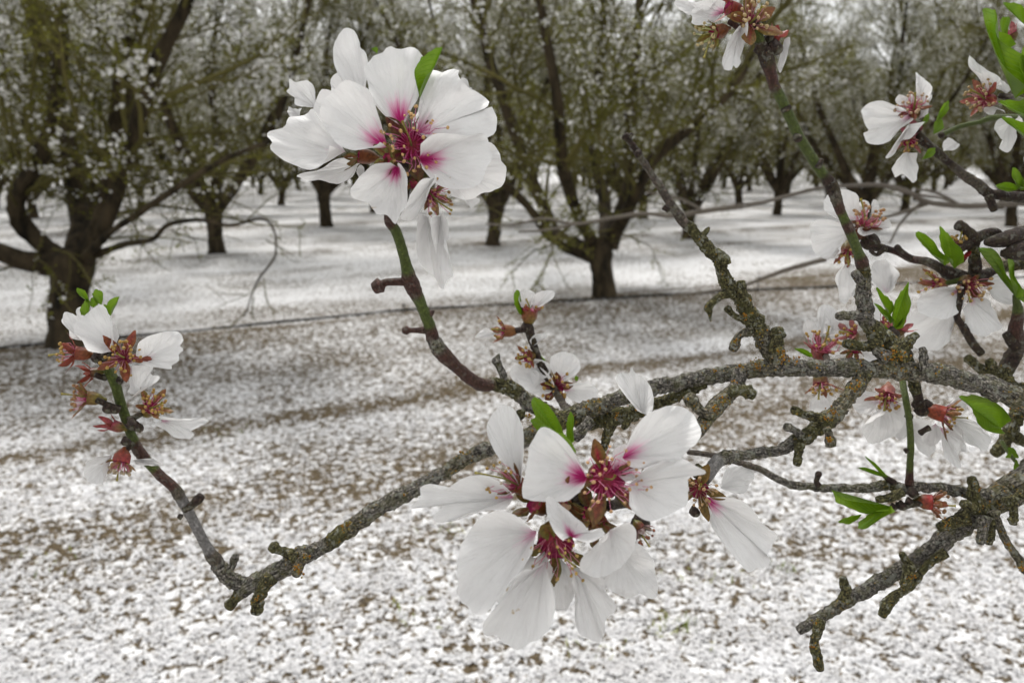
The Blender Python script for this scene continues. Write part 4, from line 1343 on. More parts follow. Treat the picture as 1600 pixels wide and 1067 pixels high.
rc = empty('almond_branch', P(1540, 400, .40))
tag(rc, 'knobbly dark almond branch at mid right carrying two tall green leaves and blurred flowers', 'branch')
twig(rc, [(2000, 520, 26, .5, 'o'), (1760, 430, 20, .46, 'o'), (1640, 412, 13, .43, 'm'), (1580, 415, 9, .42, 'm'), (1548, 428, 9, .41, 'd'), (1520, 436, 11, .405, 'd'), (1490, 430, 11, .405, 'd'), (1470, 420, 8, .405, 'd'), (1452, 410, 7, .405, 'w'), (1422, 404, 6, .41, 'b'), (1400, 393, 5, .41, 'b'),
          (1380, 388, 6, .41, 'd'), (1355, 383, 8, .41, 'd')])
up_ = twig(rc, [(1522, 436, 10, .405, 'm'), (1524, 415, 9, .403, 'd'), (1520, 392, 9, .402, 'm'), (1520, 374, 10, .40, 'd'), (1508, 358, 8, .40, 'd'), (1498, 352, 9, .40, 'd')])
spur(up_, 'x', [(1522, 374, 9), (1540, 366, 8), (1556, 364, 8), (1562, 368, 7)], .40, 'd', 7)
spur(up_, 'x', [(1516, 380, 8), (1502, 388, 7), (1492, 396, 7)], .398, 'd', 6)
spur(rc, 'x', [(1424, 404, 5), (1412, 396, 5), (1406, 390, 4)], .405, 'd', 5)
spur(rc, 'x', [(1384, 388, 5), (1370, 398, 3), (1360, 392, 3)], .405, 'd')
spur(rc, 'x', [(1502, 440, 6), (1500, 470, 5), (1496, 496, 5), (1506, 512, 6), (1520, 536, 6.5), (1533, 552, 6)], .398, 'd')
hook = [(1760, 350, 20, .45, 'd'), (1660, 358, 16, .41, 'd'), (1600, 368, 15, .395, 'd'), (1570, 374, 12, .39, 'd'), (1550, 378, 9, .39, 'd'), (1541, 379, 5, .39, 'd')]
twig(rc, hook, 'twig', .5)
twig(rc, [(1760, 400, 22, .44, 'd'), (1660, 400, 18, .40, 'd'), (1604, 392, 16, .39, 'd'), (1580, 396, 12, .388, 'd'), (1567, 396, 6, .388, 'd')], 'twig', .5)
leaf(rc, 'z5', (700, 400), [(660, 385), (600, 340), (565, 290), (545, 255), (580, 258), (620, 290), (660, 345), (705, 385)], .398, .15, 0, .1)
leaf(rc, 'z5', (745, 415), [(700, 385), (660, 330), (650, 280), (655, 220), (690, 250), (715, 290), (745, 340), (752, 390)], .395, .15, 0, .1)

rd = empty('almond_branch', P(1500, 260, .42))
tag(rd, 'slender dark almond twig at upper right sloping up to a white side-on flower', 'branch')
twig(rd, [(1950, 480, 22, .5, 'd'), (1720, 350, 14, .45, 'd'), (1620, 314, 9, .43, 'd'), (1570, 306, 8, .42, 'd'), (1545, 302, 8, .42, 'd'), (1528, 288, 8, .42, 'w'), (1505, 273, 7, .42, 'w'), (1478, 250, 6, .42, 'd'), (1458, 234, 8, .42, 'd'), (1444, 222, 7, .42, 'd'), (1432, 205, 6, .42, 'd')])
twig(rd, [(1760, 260, 10, .46, 'g'), (1640, 196, 7, .43, 'g'), (1560, 184, 5, .42, 'g'), (1530, 191, 4, .42, 'g'), (1500, 198, 4, .42, 'g'), (1478, 208, 4, .42, 'g'), (1470, 212, 5, .42, 'd')])
spur(rd, 'x', [(1545, 306, 7), (1550, 320, 6)], .415, 'd', 7)
for q in ([(1462, 190), (1480, 158), 12], [(1458, 210), (1470, 186), 16], [(1440, 250), (1460, 232), 12], [(1588, 296), (1552, 292), 14], [(1592, 296), (1578, 262), 14], [(1594, 298), (1612, 258), 14], [(1440, 196), (1450, 178), 8]):
    shaped_leaf(rd, *q[0], *q[1], q[2], .41)

re_ = empty('almond_branch', P(1620, 140, .36))
tag(re_, 'leafy almond shoot in the upper right corner with large bright green leaves', 'branch')
twig(re_, [(2050, 330, 24, .5, 'o'), (1800, 240, 14, .42, 'b'), (1680, 190, 9, .37, 'b'), (1630, 165, 7, .36, 'g'), (1600, 160, 6, .36, 'g'), (1580, 152, 5, .37, 'd'), (1562, 150, 4, .375, 'd')])
leaf(re_, 'z6', (1560, 440), [(1540, 420), (1480, 350), (1440, 280), (1425, 220), (1395, 150), (1385, 95), (1395, 50), (1425, 52), (1445, 100), (1445, 180), (1500, 240), (1545, 290), (1580, 380), (1585, 420)], .355, .1, 0, .1)
leaf(re_, 'z6', (1530, 220), [(1505, 235), (1460, 215), (1440, 180), (1450, 150), (1490, 155), (1530, 180), (1545, 210)], .36, .15, 0, .1)
leaf(re_, 'z6', (1500, 185), [(1485, 150), (1480, 110), (1500, 85), (1525, 90), (1522, 130), (1510, 170)], .365, .1, 0, .1)
leaf(re_, 'z6', (1640, 420), [(1600, 390), (1555, 350), (1545, 300), (1560, 240), (1590, 190), (1640, 150), (1680, 220), (1690, 320), (1670, 400)], .35, .15, 0, .1)
leaf(re_, 'z6', (1680, 560), [(1640, 555), (1580, 530), (1520, 495), (1455, 462), (1520, 455), (1600, 462), (1680, 480), (1720, 520)], .35, .1, 0, .1)
leaf(re_, 'z6', (1640, 640), [(1600, 630), (1550, 590), (1510, 560), (1490, 532), (1540, 540), (1600, 570), (1650, 610)], .355, .1, 0, .1)
leaf(re_, 'z6', (1600, 110), [(1560, 100), (1530, 70), (1505, 35), (1500, 20), (1550, 25), (1580, 50), (1600, 80)], .36, .1, 0, .1)
twig(re_, [(1640, 60, 5, .37, 'b'), (1615, 40, 4, .37, 'b'), (1598, 28, 3, .37, 'g'), (1592, 14, 2, .37, 'g')])

# ================================================================ flowers
def petals(fl, z, d, rows, **kw):
    for r in rows:
        base, pts = r[0], r[1]
        o = dict(kw)
        o.update(r[2] if len(r) > 2 else {})
        dd = d + o.pop('dd', 0)
        outline_petal(fl, z, base, pts, dd, **o)

# ---- big top cluster
f1 = flower(mb, 638, 227, .27, 'fully open white flower with deep pink heart')
petals(f1, 'z1', .27, [
    ((512, 500), [(505, 522), (470, 527), (400, 527), (335, 503), (285, 445), (256, 392), (275, 330), (320, 290), (375, 266), (430, 283), (465, 325), (482, 375), (500, 430), (516, 478)], dict(pink=.95, plen=.36, lift=.16, cup=.20)),
    ((563, 420), [(545, 408), (505, 385), (462, 330), (432, 250), (425, 190), (450, 135), (510, 107), (555, 112), (595, 102), (635, 130), (652, 170), (645, 230), (635, 300), (610, 365), (585, 410)], dict(pink=1, plen=.36, lift=.05, cup=.18, dd=.004)),
    ((625, 440), [(628, 410), (645, 370), (652, 300), (650, 240), (665, 205), (690, 193), (722, 212), (752, 195), (785, 198), (783, 235), (820, 272), (880, 290), (905, 330), (882, 360), (915, 345), (940, 390), (925, 445), (880, 470), (800, 478), (720, 478), (665, 470)], dict(pink=.7, plen=.25, lift=.06, cup=.12, ripple=.05, crease=.035, dd=.004)),
    ((635, 545), [(650, 505), (695, 478), (760, 468), (820, 470), (855, 455), (882, 448), (900, 490), (912, 530), (895, 580), (878, 640), (850, 662), (800, 670), (745, 668), (700, 650), (655, 600)], dict(pink=1, plen=.34, lift=.14, cup=.14, ripple=.05, crease=.035)),
    ((690, 560), [(740, 500), (820, 480), (900, 478), (945, 515), (955, 558), (972, 580), (962, 635), (925, 655), (880, 670), (825, 695), (760, 688), (710, 660)], dict(pink=0, lift=.0, cup=.1, dd=.012, ripple=.05)),
    ((550, 575), [(520, 575), (470, 590), (400, 642), (380, 703), (430, 712), (470, 758), (515, 768), (543, 800), (562, 770), (592, 735), (598, 665), (590, 610), (572, 580)], dict(pink=.95, plen=.3, lift=.16, cup=.16, ripple=.05)),
    ((690, 620), [(705, 612), (700, 640), (662, 682), (648, 722), (612, 768), (580, 780), (555, 772), (585, 735), (600, 690), (640, 650)], dict(pink=.0, lift=.05, cup=.3, dd=-.010)),
])
calyx(f1, 643, 226, .2745, (.15, -.1, 1), R=24, sep_l=38, sep_w=24, openness=1.2, c_in=(.20, .012, .04), c_out=(.17, .17, .03), n_st=38, st_l=54, spread=.62, fil=(.80, .05, .28), ant=(.85, .58, .22), rot=.3)
f1b = flower(mb, 540, 200, .285, 'open white flower tucked behind, facing away to the left')
petals(f1b, 'z1', .29, [
    ((345, 515), [(320, 530), (262, 592), (212, 597), (165, 580), (112, 552), (80, 518), (92, 502), (60, 458), (110, 428), (130, 385), (158, 372), (225, 358), (260, 400), (310, 470), (345, 495)], dict(pink=.25, plen=.2, lift=.12, cup=.15, ripple=.05, crease=.035, dd=-.004)),
    ((400, 560), [(395, 580), (370, 620), (340, 637), (295, 642), (250, 628), (200, 622), (155, 607), (190, 596), (250, 590), (310, 545), (380, 545)], dict(lift=.05, cup=.15)),
    ((235, 345), [(195, 358), (160, 340), (148, 305), (118, 282), (128, 265), (133, 237), (165, 252), (215, 252), (240, 290), (240, 330)], dict(lift=.1, cup=.2, dd=.01, ripple=.06)),
    ((170, 385), [(140, 390), (126, 365), (128, 340), (150, 350), (185, 352)], dict(lift=.1, cup=.2, dd=.006)),
    ((420, 320), [(400, 330), (360, 280), (320, 210), (306, 150), (315, 90), (350, 50), (385, 55), (402, 85), (415, 130), (437, 158), (445, 230), (440, 300)], dict(lift=.12, cup=.2, ripple=.03)),
    ((440, 400), [(400, 410), (330, 440), (270, 430), (228, 380), (225, 330), (262, 283), (300, 285), (296, 245), (330, 222), (390, 240), (450, 290), (470, 350), (465, 390)], dict(lift=.05, cup=.15, dd=.002)),
    ((830, 275), [(800, 255), (790, 240), (805, 230), (822, 240), (820, 262), (838, 268), (828, 282)], dict(lift=.05)),
    ((810, 690), [(805, 700), (835, 733), (850, 722), (868, 703), (845, 692), (820, 683)], dict(lift=.05)),
    ((640, 390), [(615, 380), (605, 410), (625, 350), (645, 290), (655, 330), (655, 390)], dict(lift=.0, dd=.002)),
    ((415, 605), [(400, 615), (390, 590), (402, 565), (418, 575), (422, 598)], dict(lift=.0, dd=.0)),
])
calyx(f1b, 560, 243, .283, (-.75, .05, .25), R=12, cup=2.4, sep_l=26, sep_w=14, openness=.55, c_in=(.24, .05, .015), c_out=(.16, .20, .03), c_cup=((.26, .07, .02), (.22, .10, .02)), n_st=0, pistil=False)
calyx(f1b, 606, 247, .270, (-.5, -.3, .8), R=10, cup=1.2, sep_l=20, sep_w=18, openness=.8, c_in=(.25, .08, .02), c_out=(.22, .28, .04), n_st=0, pistil=False)
f1c = flower(mb, 680, 320, .275, 'drooping side flower with long stamens and thin hanging petals')
petals(f1c, 'z1', .275, [
    ((665, 765), [(645, 790), (632, 850), (628, 920), (650, 970), (690, 1000), (715, 1042), (735, 1010), (765, 990), (725, 935), (700, 880), (688, 800), (680, 768)], dict(lift=.05, cup=.35, crease=.06)),
    ((715, 765), [(692, 790), (690, 850), (700, 900), (705, 960), (735, 985), (762, 990), (752, 930), (732, 880), (752, 850), (750, 800), (735, 770)], dict(lift=.1, cup=.35, crease=.06, dd=-.003)),
])
calyx(f1c, 676, 305, .272, (.55, -.35, .45), R=11, cup=2.0, sep_l=26, sep_w=13, openness=1.1, c_in=(.40, .06, .12), c_out=(.18, .26, .03), c_cup=((.25, .10, .02), (.20, .22, .03)), n_st=20, st_l=42, spread=.8, ant=(.50, .32, .10), rot=1)
calyx(f1c, 650, 288, .278, (.2, -.5, .5), R=11, cup=1.6, sep_l=18, sep_w=14, openness=.6, c_in=(.26, .05, .02), c_out=(.16, .16, .02), n_st=0, pistil=False)
leaf(mb, 'z1', (635, 308), [(628, 270), (620, 220), (640, 175), (660, 150), (690, 125), (727, 112), (712, 150), (690, 200), (660, 250), (640, 300)], .272, .1, 0, .1)
leaf(mb, 'z1', (470, 135), [(455, 125), (448, 115), (465, 110), (475, 120)], .283, .1)
for q in [(630, 262, 11), (618, 278, 8)]:
    knob(mb, q[0], q[1], q[2], .278)

# ---- left cluster
f2 = flower(mb, 191, 560, .295, 'half open flower with three white petals left')
petals(f2, 'z2', .295, [
    ((370, 360), [(345, 372), (300, 358), (270, 340), (225, 298), (195, 270), (192, 232), (222, 195), (260, 160), (298, 140), (335, 152), (358, 185), (378, 240), (390, 300), (388, 345)], dict(pink=.85, plen=.22, lift=.16, cup=.2)),
    ((500, 405), [(492, 375), (495, 345), (530, 310), (580, 280), (640, 266), (690, 275), (715, 310), (700, 335), (712, 355), (690, 375), (688, 405), (650, 430), (645, 447), (590, 437), (540, 430), (512, 425)], dict(pink=.25, plen=.2, lift=.14, cup=.12, ripple=.05, crease=.035)),
    ((470, 570), [(455, 550), (443, 500), (447, 440), (480, 428), (530, 428), (552, 432), (530, 455), (540, 475), (568, 480), (570, 500), (545, 525), (510, 540), (490, 575)], dict(lift=.1, cup=.2, ripple=.05)),
    ((218, 315), [(195, 300), (170, 265), (125, 235), (110, 200), (130, 175), (165, 180), (188, 192), (192, 160), (215, 155), (235, 190), (225, 250), (222, 300)], dict(pink=.1, lift=.1, cup=.2, dd=.006)),
    ((345, 360), [(360, 330), (360, 260), (375, 240), (388, 290), (390, 340)], dict(lift=.1, dd=.002)),
])
calyx(f2, 193, 558, .293, (.25, .15, 1), R=12, sep_l=32, sep_w=16, openness=1.1, c_in=(.34, .05, .05), c_out=(.30, .13, .03), n_st=26, st_l=32, spread=.85, fil=(.5, .08, .16), rot=1.2)
f2b = flower(mb, 118, 552, .295, 'bare calyx pointing left, petals fallen')
calyx(f2b, 118, 552, .295, (-.9, .12, .35), R=11, cup=2.0, sep_l=28, sep_w=15, openness=.75, c_in=(.36, .07, .05), c_out=(.34, .10, .05), n_st=14, st_l=30, spread=.5, c_cup=((.38, .08, .04), (.30, .12, .03)))
f2c = flower(mb, 135, 588, .302, 'red-brown bud pointing left below the bare calyx')
calyx(f2c, 143, 583, .302, (-.9, -.1, .2), R=8, cup=2.2, sep_l=22, sep_w=10, openness=.45, c_in=(.34, .05, .03), c_out=(.34, .09, .04), n_st=0, pistil=False)
f2d = flower(mb, 133, 624, .297, 'lone petal-less flower facing left with curled stamens')
calyx(f2d, 135, 622, .297, (-.85, .12, .45), R=11, cup=2.1, sep_l=28, sep_w=12, openness=.8, c_in=(.42, .10, .08), c_out=(.30, .26, .05), n_st=20, st_l=30, spread=.7, c_cup=((.30, .16, .04), (.28, .28, .05)), ant=(.5, .3, .12))
f2e = flower(mb, 235, 640, .297, 'flower facing right with one white petal')
calyx(f2e, 236, 636, .297, (.55, .45, .5), R=12, cup=2.0, sep_l=24, sep_w=12, openness=.9, c_in=(.40, .09, .07), c_out=(.26, .26, .04), n_st=20, st_l=26, spread=.7, c_cup=((.26, .14, .04), (.22, .22, .03)))
petals(f2e, 'z2', .297, [((590, 690), [(595, 705), (610, 725), (650, 765), (700, 776), (740, 775), (765, 752), (738, 742), (770, 720), (800, 702), (815, 690), (790, 677), (750, 690), (700, 680), (650, 672), (605, 665)], dict(pink=.5, plen=.18, lift=.1, cup=.18, crease=.04))])
f2f = flower(mb, 178, 665, .297, 'closed red bud below the stem bend')
calyx(f2f, 176, 664, .297, (-.8, .35, .2), R=9, cup=2.0, sep_l=22, sep_w=11, openness=.3, c_in=(.42, .06, .08), c_out=(.36, .10, .06), n_st=0, pistil=False, c_cup=((.42, .05, .10), (.20, .20, .03)))
f2g = flower(mb, 190, 716, .296, 'nodding red flower with drooping white petals')
calyx(f2g, 189, 722, .296, (-.1, -.9, .3), R=13, cup=1.5, sep_l=20, sep_w=14, openness=.8, c_in=(.40, .05, .05), c_out=(.32, .28, .06), n_st=18, st_l=24, spread=.5, c_cup=((.45, .06, .06), (.30, .10, .03)), ant=(.7, .62, .40))
petals(f2g, 'z2', .296, [
    ((350, 858), [(335, 850), (300, 860), (262, 885), (235, 925), (235, 965), (280, 985), (332, 988), (342, 950), (345, 890)], dict(lift=.2, cup=.25)),
    ((450, 880), [(470, 875), (530, 870), (590, 888), (602, 905), (560, 905), (500, 895)], dict(lift=.1, dd=.008)),
])
for a_, b_ in (((160, 556), (128, 553)), ((165, 590), (150, 586)), ((188, 638), (152, 625)), ((203, 655), (222, 645)), ((195, 668), (186, 664)), ((208, 692), (192, 706))):
    pedicel(mb, *a_, *b_, .30, .297, 4.5, 'd')
for q in [(163, 552, 13), (175, 562, 9), (150, 560, 9), (168, 638, 9), (178, 640, 8), (206, 664, 10), (215, 668, 8), (196, 690, 8), (186, 595, 6)]:
    knob(mb, q[0], q[1], q[2], .297)
for base, pts in [((250, 140), [(240, 120), (225, 105), (205, 95), (190, 65), (225, 72), (245, 95), (255, 125)]), ((235, 195), [(215, 190), (208, 165), (222, 130), (245, 115), (255, 145), (248, 180)]),
                  ((300, 142), [(280, 128), (268, 105), (265, 85), (285, 68), (310, 78), (317, 105), (312, 135)]), ((345, 195), [(335, 175), (335, 150), (350, 120), (392, 102), (378, 130), (362, 165), (355, 192)]),
                  ((262, 155), [(250, 145), (252, 115), (265, 108), (285, 120), (290, 140)]), ((310, 150), [(315, 138), (330, 145), (335, 160)])]:
    leaf(mb, 'z2', base, pts, .296, .12, 0, .1)

# ---- large blurred cluster nearest the lens
DL = .235
f3 = flower(mb, 945, 748, DL, 'largest open flower nearest the lens, crimson heart to the upper right')
petals(f3, 'z3', DL, [
    ((655, 418), [(625, 455), (570, 492), (500, 500), (440, 492), (415, 480), (425, 400), (440, 330), (460, 270), (485, 232), (530, 240), (580, 280), (620, 340), (645, 390)], dict(pink=1.0, plen=.34, lift=.1, cup=.12)),
    ((790, 345), [(780, 320), (800, 270), (830, 210), (880, 165), (950, 147), (1015, 160), (1055, 200), (1062, 255), (1030, 300), (985, 345), (930, 350), (860, 375), (810, 370)], dict(pink=.8, plen=.28, lift=.12, cup=.14, crease=.03)),
    ((815, 440), [(830, 410), (880, 365), (950, 342), (1010, 345), (1055, 370), (1085, 392), (1040, 415), (1030, 470), (1000, 515), (940, 545), (880, 562), (825, 535), (800, 500)], dict(pink=.25, plen=.2, lift=.14, cup=.12, crease=.04, dd=-.002)),
    ((745, 610), [(700, 640), (645, 680), (625, 725), (650, 765), (700, 778), (745, 772), (790, 735), (825, 680), (833, 620), (820, 580), (790, 563), (755, 580)], dict(pink=.2, plen=.15, lift=.18, cup=.2, dd=-.004)),
])
calyx(f3, 948, 748, DL + .004, (.15, .15, 1), R=28, sep_l=46, sep_w=26, openness=1.15, c_in=(.38, .02, .05), c_out=(.22, .22, .04), n_st=34, st_l=66, spread=.6, fil=(.80, .07, .26), ant=(.85, .55, .25), rot=.5)
leaf(f3, 'z3', (600, 345), [(565, 345), (525, 300), (490, 228), (530, 236), (585, 268), (618, 320)], DL + .0035, .0, 0, .02)
f3b = flower(mb, 870, 848, DL, 'open flower facing down, olive heart at the bottom of the cluster')
petals(f3b, 'z3', DL, [
    ((470, 620), [(445, 655), (420, 720), (360, 790), (300, 870), (255, 882), (225, 860), (190, 832), (180, 740), (195, 660), (230, 600), (270, 545), (320, 515), (385, 522), (440, 560)], dict(pink=.55, plen=.2, lift=.2, cup=.2, ripple=.02, dd=-.001)),
    ((500, 730), [(430, 715), (380, 760), (330, 840), (285, 900), (278, 960), (320, 985), (350, 1010), (395, 1027), (450, 990), (500, 930), (530, 860), (528, 790)], dict(pink=.25, plen=.15, lift=.22, cup=.16, crease=.03, dd=-.004)),
    ((600, 635), [(565, 632), (530, 600), (508, 545), (508, 485), (545, 505), (590, 545), (640, 580), (665, 610), (705, 590), (710, 615), (670, 640), (630, 635)], dict(pink=.9, plen=.3, lift=.1, cup=.15, dd=-.007)),
    ((610, 740), [(590, 765), (610, 820), (622, 880), (612, 940), (630, 990), (670, 1015), (715, 1028), (722, 955), (762, 885), (728, 840), (718, 780), (660, 740)], dict(lift=.1, cup=.2, crease=.04, dd=.004)),
    ((780, 700), [(740, 745), (720, 785), (745, 832), (800, 865), (850, 842), (885, 862), (918, 862), (915, 800), (895, 715), (850, 655), (815, 650)], dict(lift=.06, cup=.15, dd=.006)),
])
calyx(f3b, 868, 852, DL + .003, (.0, -.45, .85), R=28, sep_l=44, sep_w=24, openness=1.05, c_in=(.20, .07, .02), c_out=(.24, .26, .04), n_st=24, st_l=54, spread=.5, fil=(.70, .08, .20), ant=(.75, .55, .15), rot=.2)
petals(f3b, 'z3', DL + .004, [
    ((500, 690), [(450, 700), (380, 760), (320, 850), (330, 890), (400, 900), (470, 860), (520, 780), (525, 720)], dict(lift=.05, cup=.15, crease=.03)),
    ((560, 720), [(520, 760), (500, 850), (530, 900), (590, 890), (620, 820), (610, 750)], dict(lift=.04, cup=.2, dd=.003)),
    ((650, 700), [(640, 750), (680, 800), (730, 830), (770, 790), (740, 720), (690, 680)], dict(lift=.03, cup=.15, dd=.004)),
])
petals(f3, 'z3', DL + .005, [
    ((760, 400), [(740, 360), (760, 310), (810, 300), (860, 350), (850, 410), (800, 430)], dict(pink=.8, plen=.5, lift=.02, cup=.15)),
    ((780, 480), [(800, 500), (840, 540), (880, 545), (900, 500), (860, 450), (810, 440)], dict(pink=.6, plen=.5, lift=.02, cup=.15)),
])
f3c = flower(mb, 808, 762, .245, 'side flower facing left with ragged white petals')
petals(f3c, 'z3', .245, [
    ((408, 440), [(395, 410), (350, 350), (310, 300), (288, 240), (300, 190), (340, 155), (385, 165), (418, 230), (422, 300), (415, 390)], dict(pink=.25, plen=.15, lift=.14, cup=.22)),
    ((385, 490), [(350, 505), (270, 520), (200, 545), (170, 575), (110, 590), (80, 565), (115, 525), (70, 522), (20, 515), (50, 480), (35, 460), (80, 430), (135, 450), (200, 400), (270, 388), (330, 405), (375, 450)], dict(pink=.6, plen=.15, lift=.1, cup=.12, ripple=.06, crease=.04)),
])
calyx(f3c, 806, 756, .243, (-.6, .35, .4), R=14, cup=2.0, sep_l=24, sep_w=14, openness=.5, c_in=(.32, .04, .03), c_out=(.20, .20, .03), c_cup=((.30, .10, .03), (.16, .16, .03)), n_st=12, st_l=60, spread=.45)
for x_, y_, ax, R_ in ((835, 785, (-.5, .3, .4), 17), (925, 800, (-.1, .4, .3), 18), (935, 822, (.3, -.6, .4), 17), (880, 790, (.1, -.5, .4), 14)):
    calyx(f3b, x_, y_, .245, ax, R=R_, cup=1.8, sep_l=30, sep_w=22, openness=.5, c_in=(.26, .06, .02), c_out=(.16, .16, .03), c_cup=((.28, .07, .02), (.12, .11, .02)), n_st=0, pistil=False)
f3d = flower(mb, 1000, 820, .25, 'dried dark flower remnant below the large flower')
for q in [(1000, 815, 16), (992, 830, 13), (895, 775, 16), (915, 785, 15), (970, 778, 12), (868, 800, 12), (905, 812, 13)]:
    knob(f3d if q[0] > 985 else mb, q[0], q[1], q[2], .252)
calyx(f3d, 1000, 826, .248, (.5, -.7, .3), R=9, cup=1.5, sep_l=16, sep_w=12, openness=.5, c_in=(.10, .04, .03), c_out=(.30, .20, .18), n_st=8, st_l=26, spread=.5, fil=(.35, .15, .08), ant=(.35, .12, .05))
leaf(mb, 'z3', (555, 262), [(520, 252), (490, 262), (470, 240), (445, 205), (462, 190), (450, 150), (462, 120), (500, 138), (535, 175), (558, 220), (570, 260)], .262, .15, 0, .12)
leaf(mb, 'z3', (600, 290), [(580, 270), (580, 220), (590, 178), (608, 190), (605, 240), (608, 280)], .26, .1, 0, .1)
petals(flower(mb, 990, 600, .30, 'single loose white petal standing above the branch'), 'z3', .30, [
    ((865, 180), [(835, 165), (800, 120), (780, 90), (768, 50), (785, 30), (810, 35), (818, 8), (835, 30), (865, 45), (888, 80), (892, 140), (885, 175)], dict(lift=.05, cup=.3, crease=.06))])

# ---- flower on the short grey spur
f4 = flower(mb, 1095, 765, .30, 'flower with one broad hanging white petal on the grey spur')
petals(f4, 'z3', .30, [
    ((1095, 490), [(1100, 540), (1110, 590), (1140, 640), (1180, 690), (1225, 735), (1255, 722), (1290, 728), (1325, 705), (1300, 690), (1358, 645), (1340, 610), (1290, 575), (1240, 510), (1200, 482), (1150, 472), (1110, 472)], dict(pink=.9, plen=.25, lift=.14, cup=.12, ripple=.04, crease=.03)),
    ((1150, 455), [(1145, 420), (1180, 385), (1240, 378), (1280, 400), (1275, 440), (1240, 475), (1190, 470)], dict(lift=-.1, cup=.2, dd=.05)),
])
calyx(f4, 1092, 765, .298, (-.15, -.15, .9), R=15, sep_l=34, sep_w=18, openness=1.0, c_in=(.20, .15, .03), c_out=(.28, .17, .04), n_st=20, st_l=30, spread=.8, fil=(.35, .12, .08), ant=(.65, .45, .2), rot=.9)
knob(mb, 1090, 738, 12, .302, 'm')
knob(mb, 1084, 800, 9, .302)

# ---- blurred cluster behind the branch, in the middle
DC = .42
fc = twig(mb, [(905, 650, 8, .36, 'd'), (880, 632, 6, .40, 'd'), (862, 600, 6, DC, 'd'), (845, 565, 5, DC, 'd'), (832, 535, 6, DC, 'd'), (826, 512, 8, DC, 'd'), (824, 500, 5, DC, 'd')])
f5 = flower(mb, 871, 606, DC, 'blurred flower behind the branch, round crimson heart facing the viewer')
petals(f5, 'y3', DC, [
    ((1085, 735), [(1050, 760), (990, 770), (920, 730), (870, 670), (850, 620), (900, 590), (980, 600), (1050, 650), (1080, 700)], dict(pink=.7, plen=.2, lift=.1)),
    ((1120, 700), [(1090, 670), (1060, 600), (1080, 550), (1140, 530), (1210, 560), (1235, 620), (1200, 660), (1150, 690)], dict(pink=.7, plen=.2, lift=.1)),
    ((1140, 740), [(1160, 710), (1220, 700), (1290, 705), (1330, 740), (1320, 790), (1250, 815), (1190, 800), (1150, 770)], dict(pink=.7, plen=.2, lift=.1)),
    ((1080, 760), [(1060, 790), (1020, 800), (1000, 770), (1040, 740)], dict(pink=.5, plen=.3)),
])
calyx(f5, 870, 606, DC - .002, (0, 0, 1), R=11, sep_l=17, sep_w=14, openness=1.2, c_in=(.24, .01, .04), c_out=(.24, .16, .03), n_st=20, st_l=24, spread=.8, fil=(.45, .02, .10))
f5b = flower(mb, 826, 560, DC, 'blurred flower facing left with ragged white petals')
petals(f5b, 'y3', DC, [
    ((930, 620), [(900, 610), (860, 620), (840, 650), (870, 700), (920, 720), (980, 740), (1010, 690), (1000, 640)], dict(lift=.1)),
    ((960, 600), [(980, 570), (1030, 580), (1068, 610), (1060, 660), (1020, 680), (970, 650)], dict(lift=.1)),
    ((965, 500), [(950, 470), (975, 440), (1020, 428), (1052, 445), (1020, 460), (990, 490)], dict(lift=.1)),
])
calyx(f5b, 824, 558, DC - .002, (-.6, -.1, .6), R=9, cup=2, sep_l=16, sep_w=9, openness=.9, c_in=(.45, .06, .08), c_out=(.26, .2, .04), n_st=12, st_l=18)
f5c = flower(mb, 830, 492, DC, 'blurred upright flower at the top of the middle cluster')
petals(f5c, 'y3', DC, [
    ((935, 300), [(905, 285), (890, 240), (905, 205), (950, 190), (980, 215), (970, 270)], dict(lift=.1, pink=.2, plen=.3)),
    ((975, 290), [(960, 250), (985, 210), (1040, 190), (1088, 200), (1080, 235), (1040, 265), (1010, 285)], dict(lift=.1, pink=.2, plen=.3)),
])
calyx(f5c, 828, 484, DC - .001, (.1, .9, .2), R=13, cup=1.8, sep_l=14, sep_w=12, openness=.6, c_in=(.34, .05, .05), c_out=(.30, .10, .03), c_cup=((.34, .06, .04), (.26, .26, .04)), n_st=6, st_l=14)
f5d = flower(mb, 790, 515, DC, 'blurred red calyx pointing left with a small white petal')
calyx(f5d, 786, 517, DC - .001, (-.9, .05, .3), R=10, cup=2.2, sep_l=17, sep_w=10, openness=.5, c_in=(.36, .07, .06), c_out=(.28, .16, .04), c_cup=((.32, .12, .04), (.30, .16, .04)), n_st=6, st_l=16)
petals(f5d, 'y3', DC, [((760, 430), [(735, 410), (700, 405), (660, 435), (655, 455), (700, 455), (745, 450)], dict(lift=.1))])
leaf(mb, 'y3', (920, 340), [(890, 320), (868, 270), (865, 220), (890, 190), (900, 225), (895, 280), (920, 325)], DC, .1, 0, .1)
leaf(mb, 'y3', (1210, 695), [(1200, 680), (1205, 665), (1222, 672), (1220, 690)], DC, .1, 0, .1)
pedicel(mb, 826, 512, 806, 516, DC, DC, 5, 'd')
pedicel(mb, 862, 600, 842, 568, DC, DC, 5, 'd')
knob(mb, 822, 512, 10, DC)
leaf(mb, 'x', (840, 560), [(846, 556), (852, 563), (846, 566)], DC, .1)

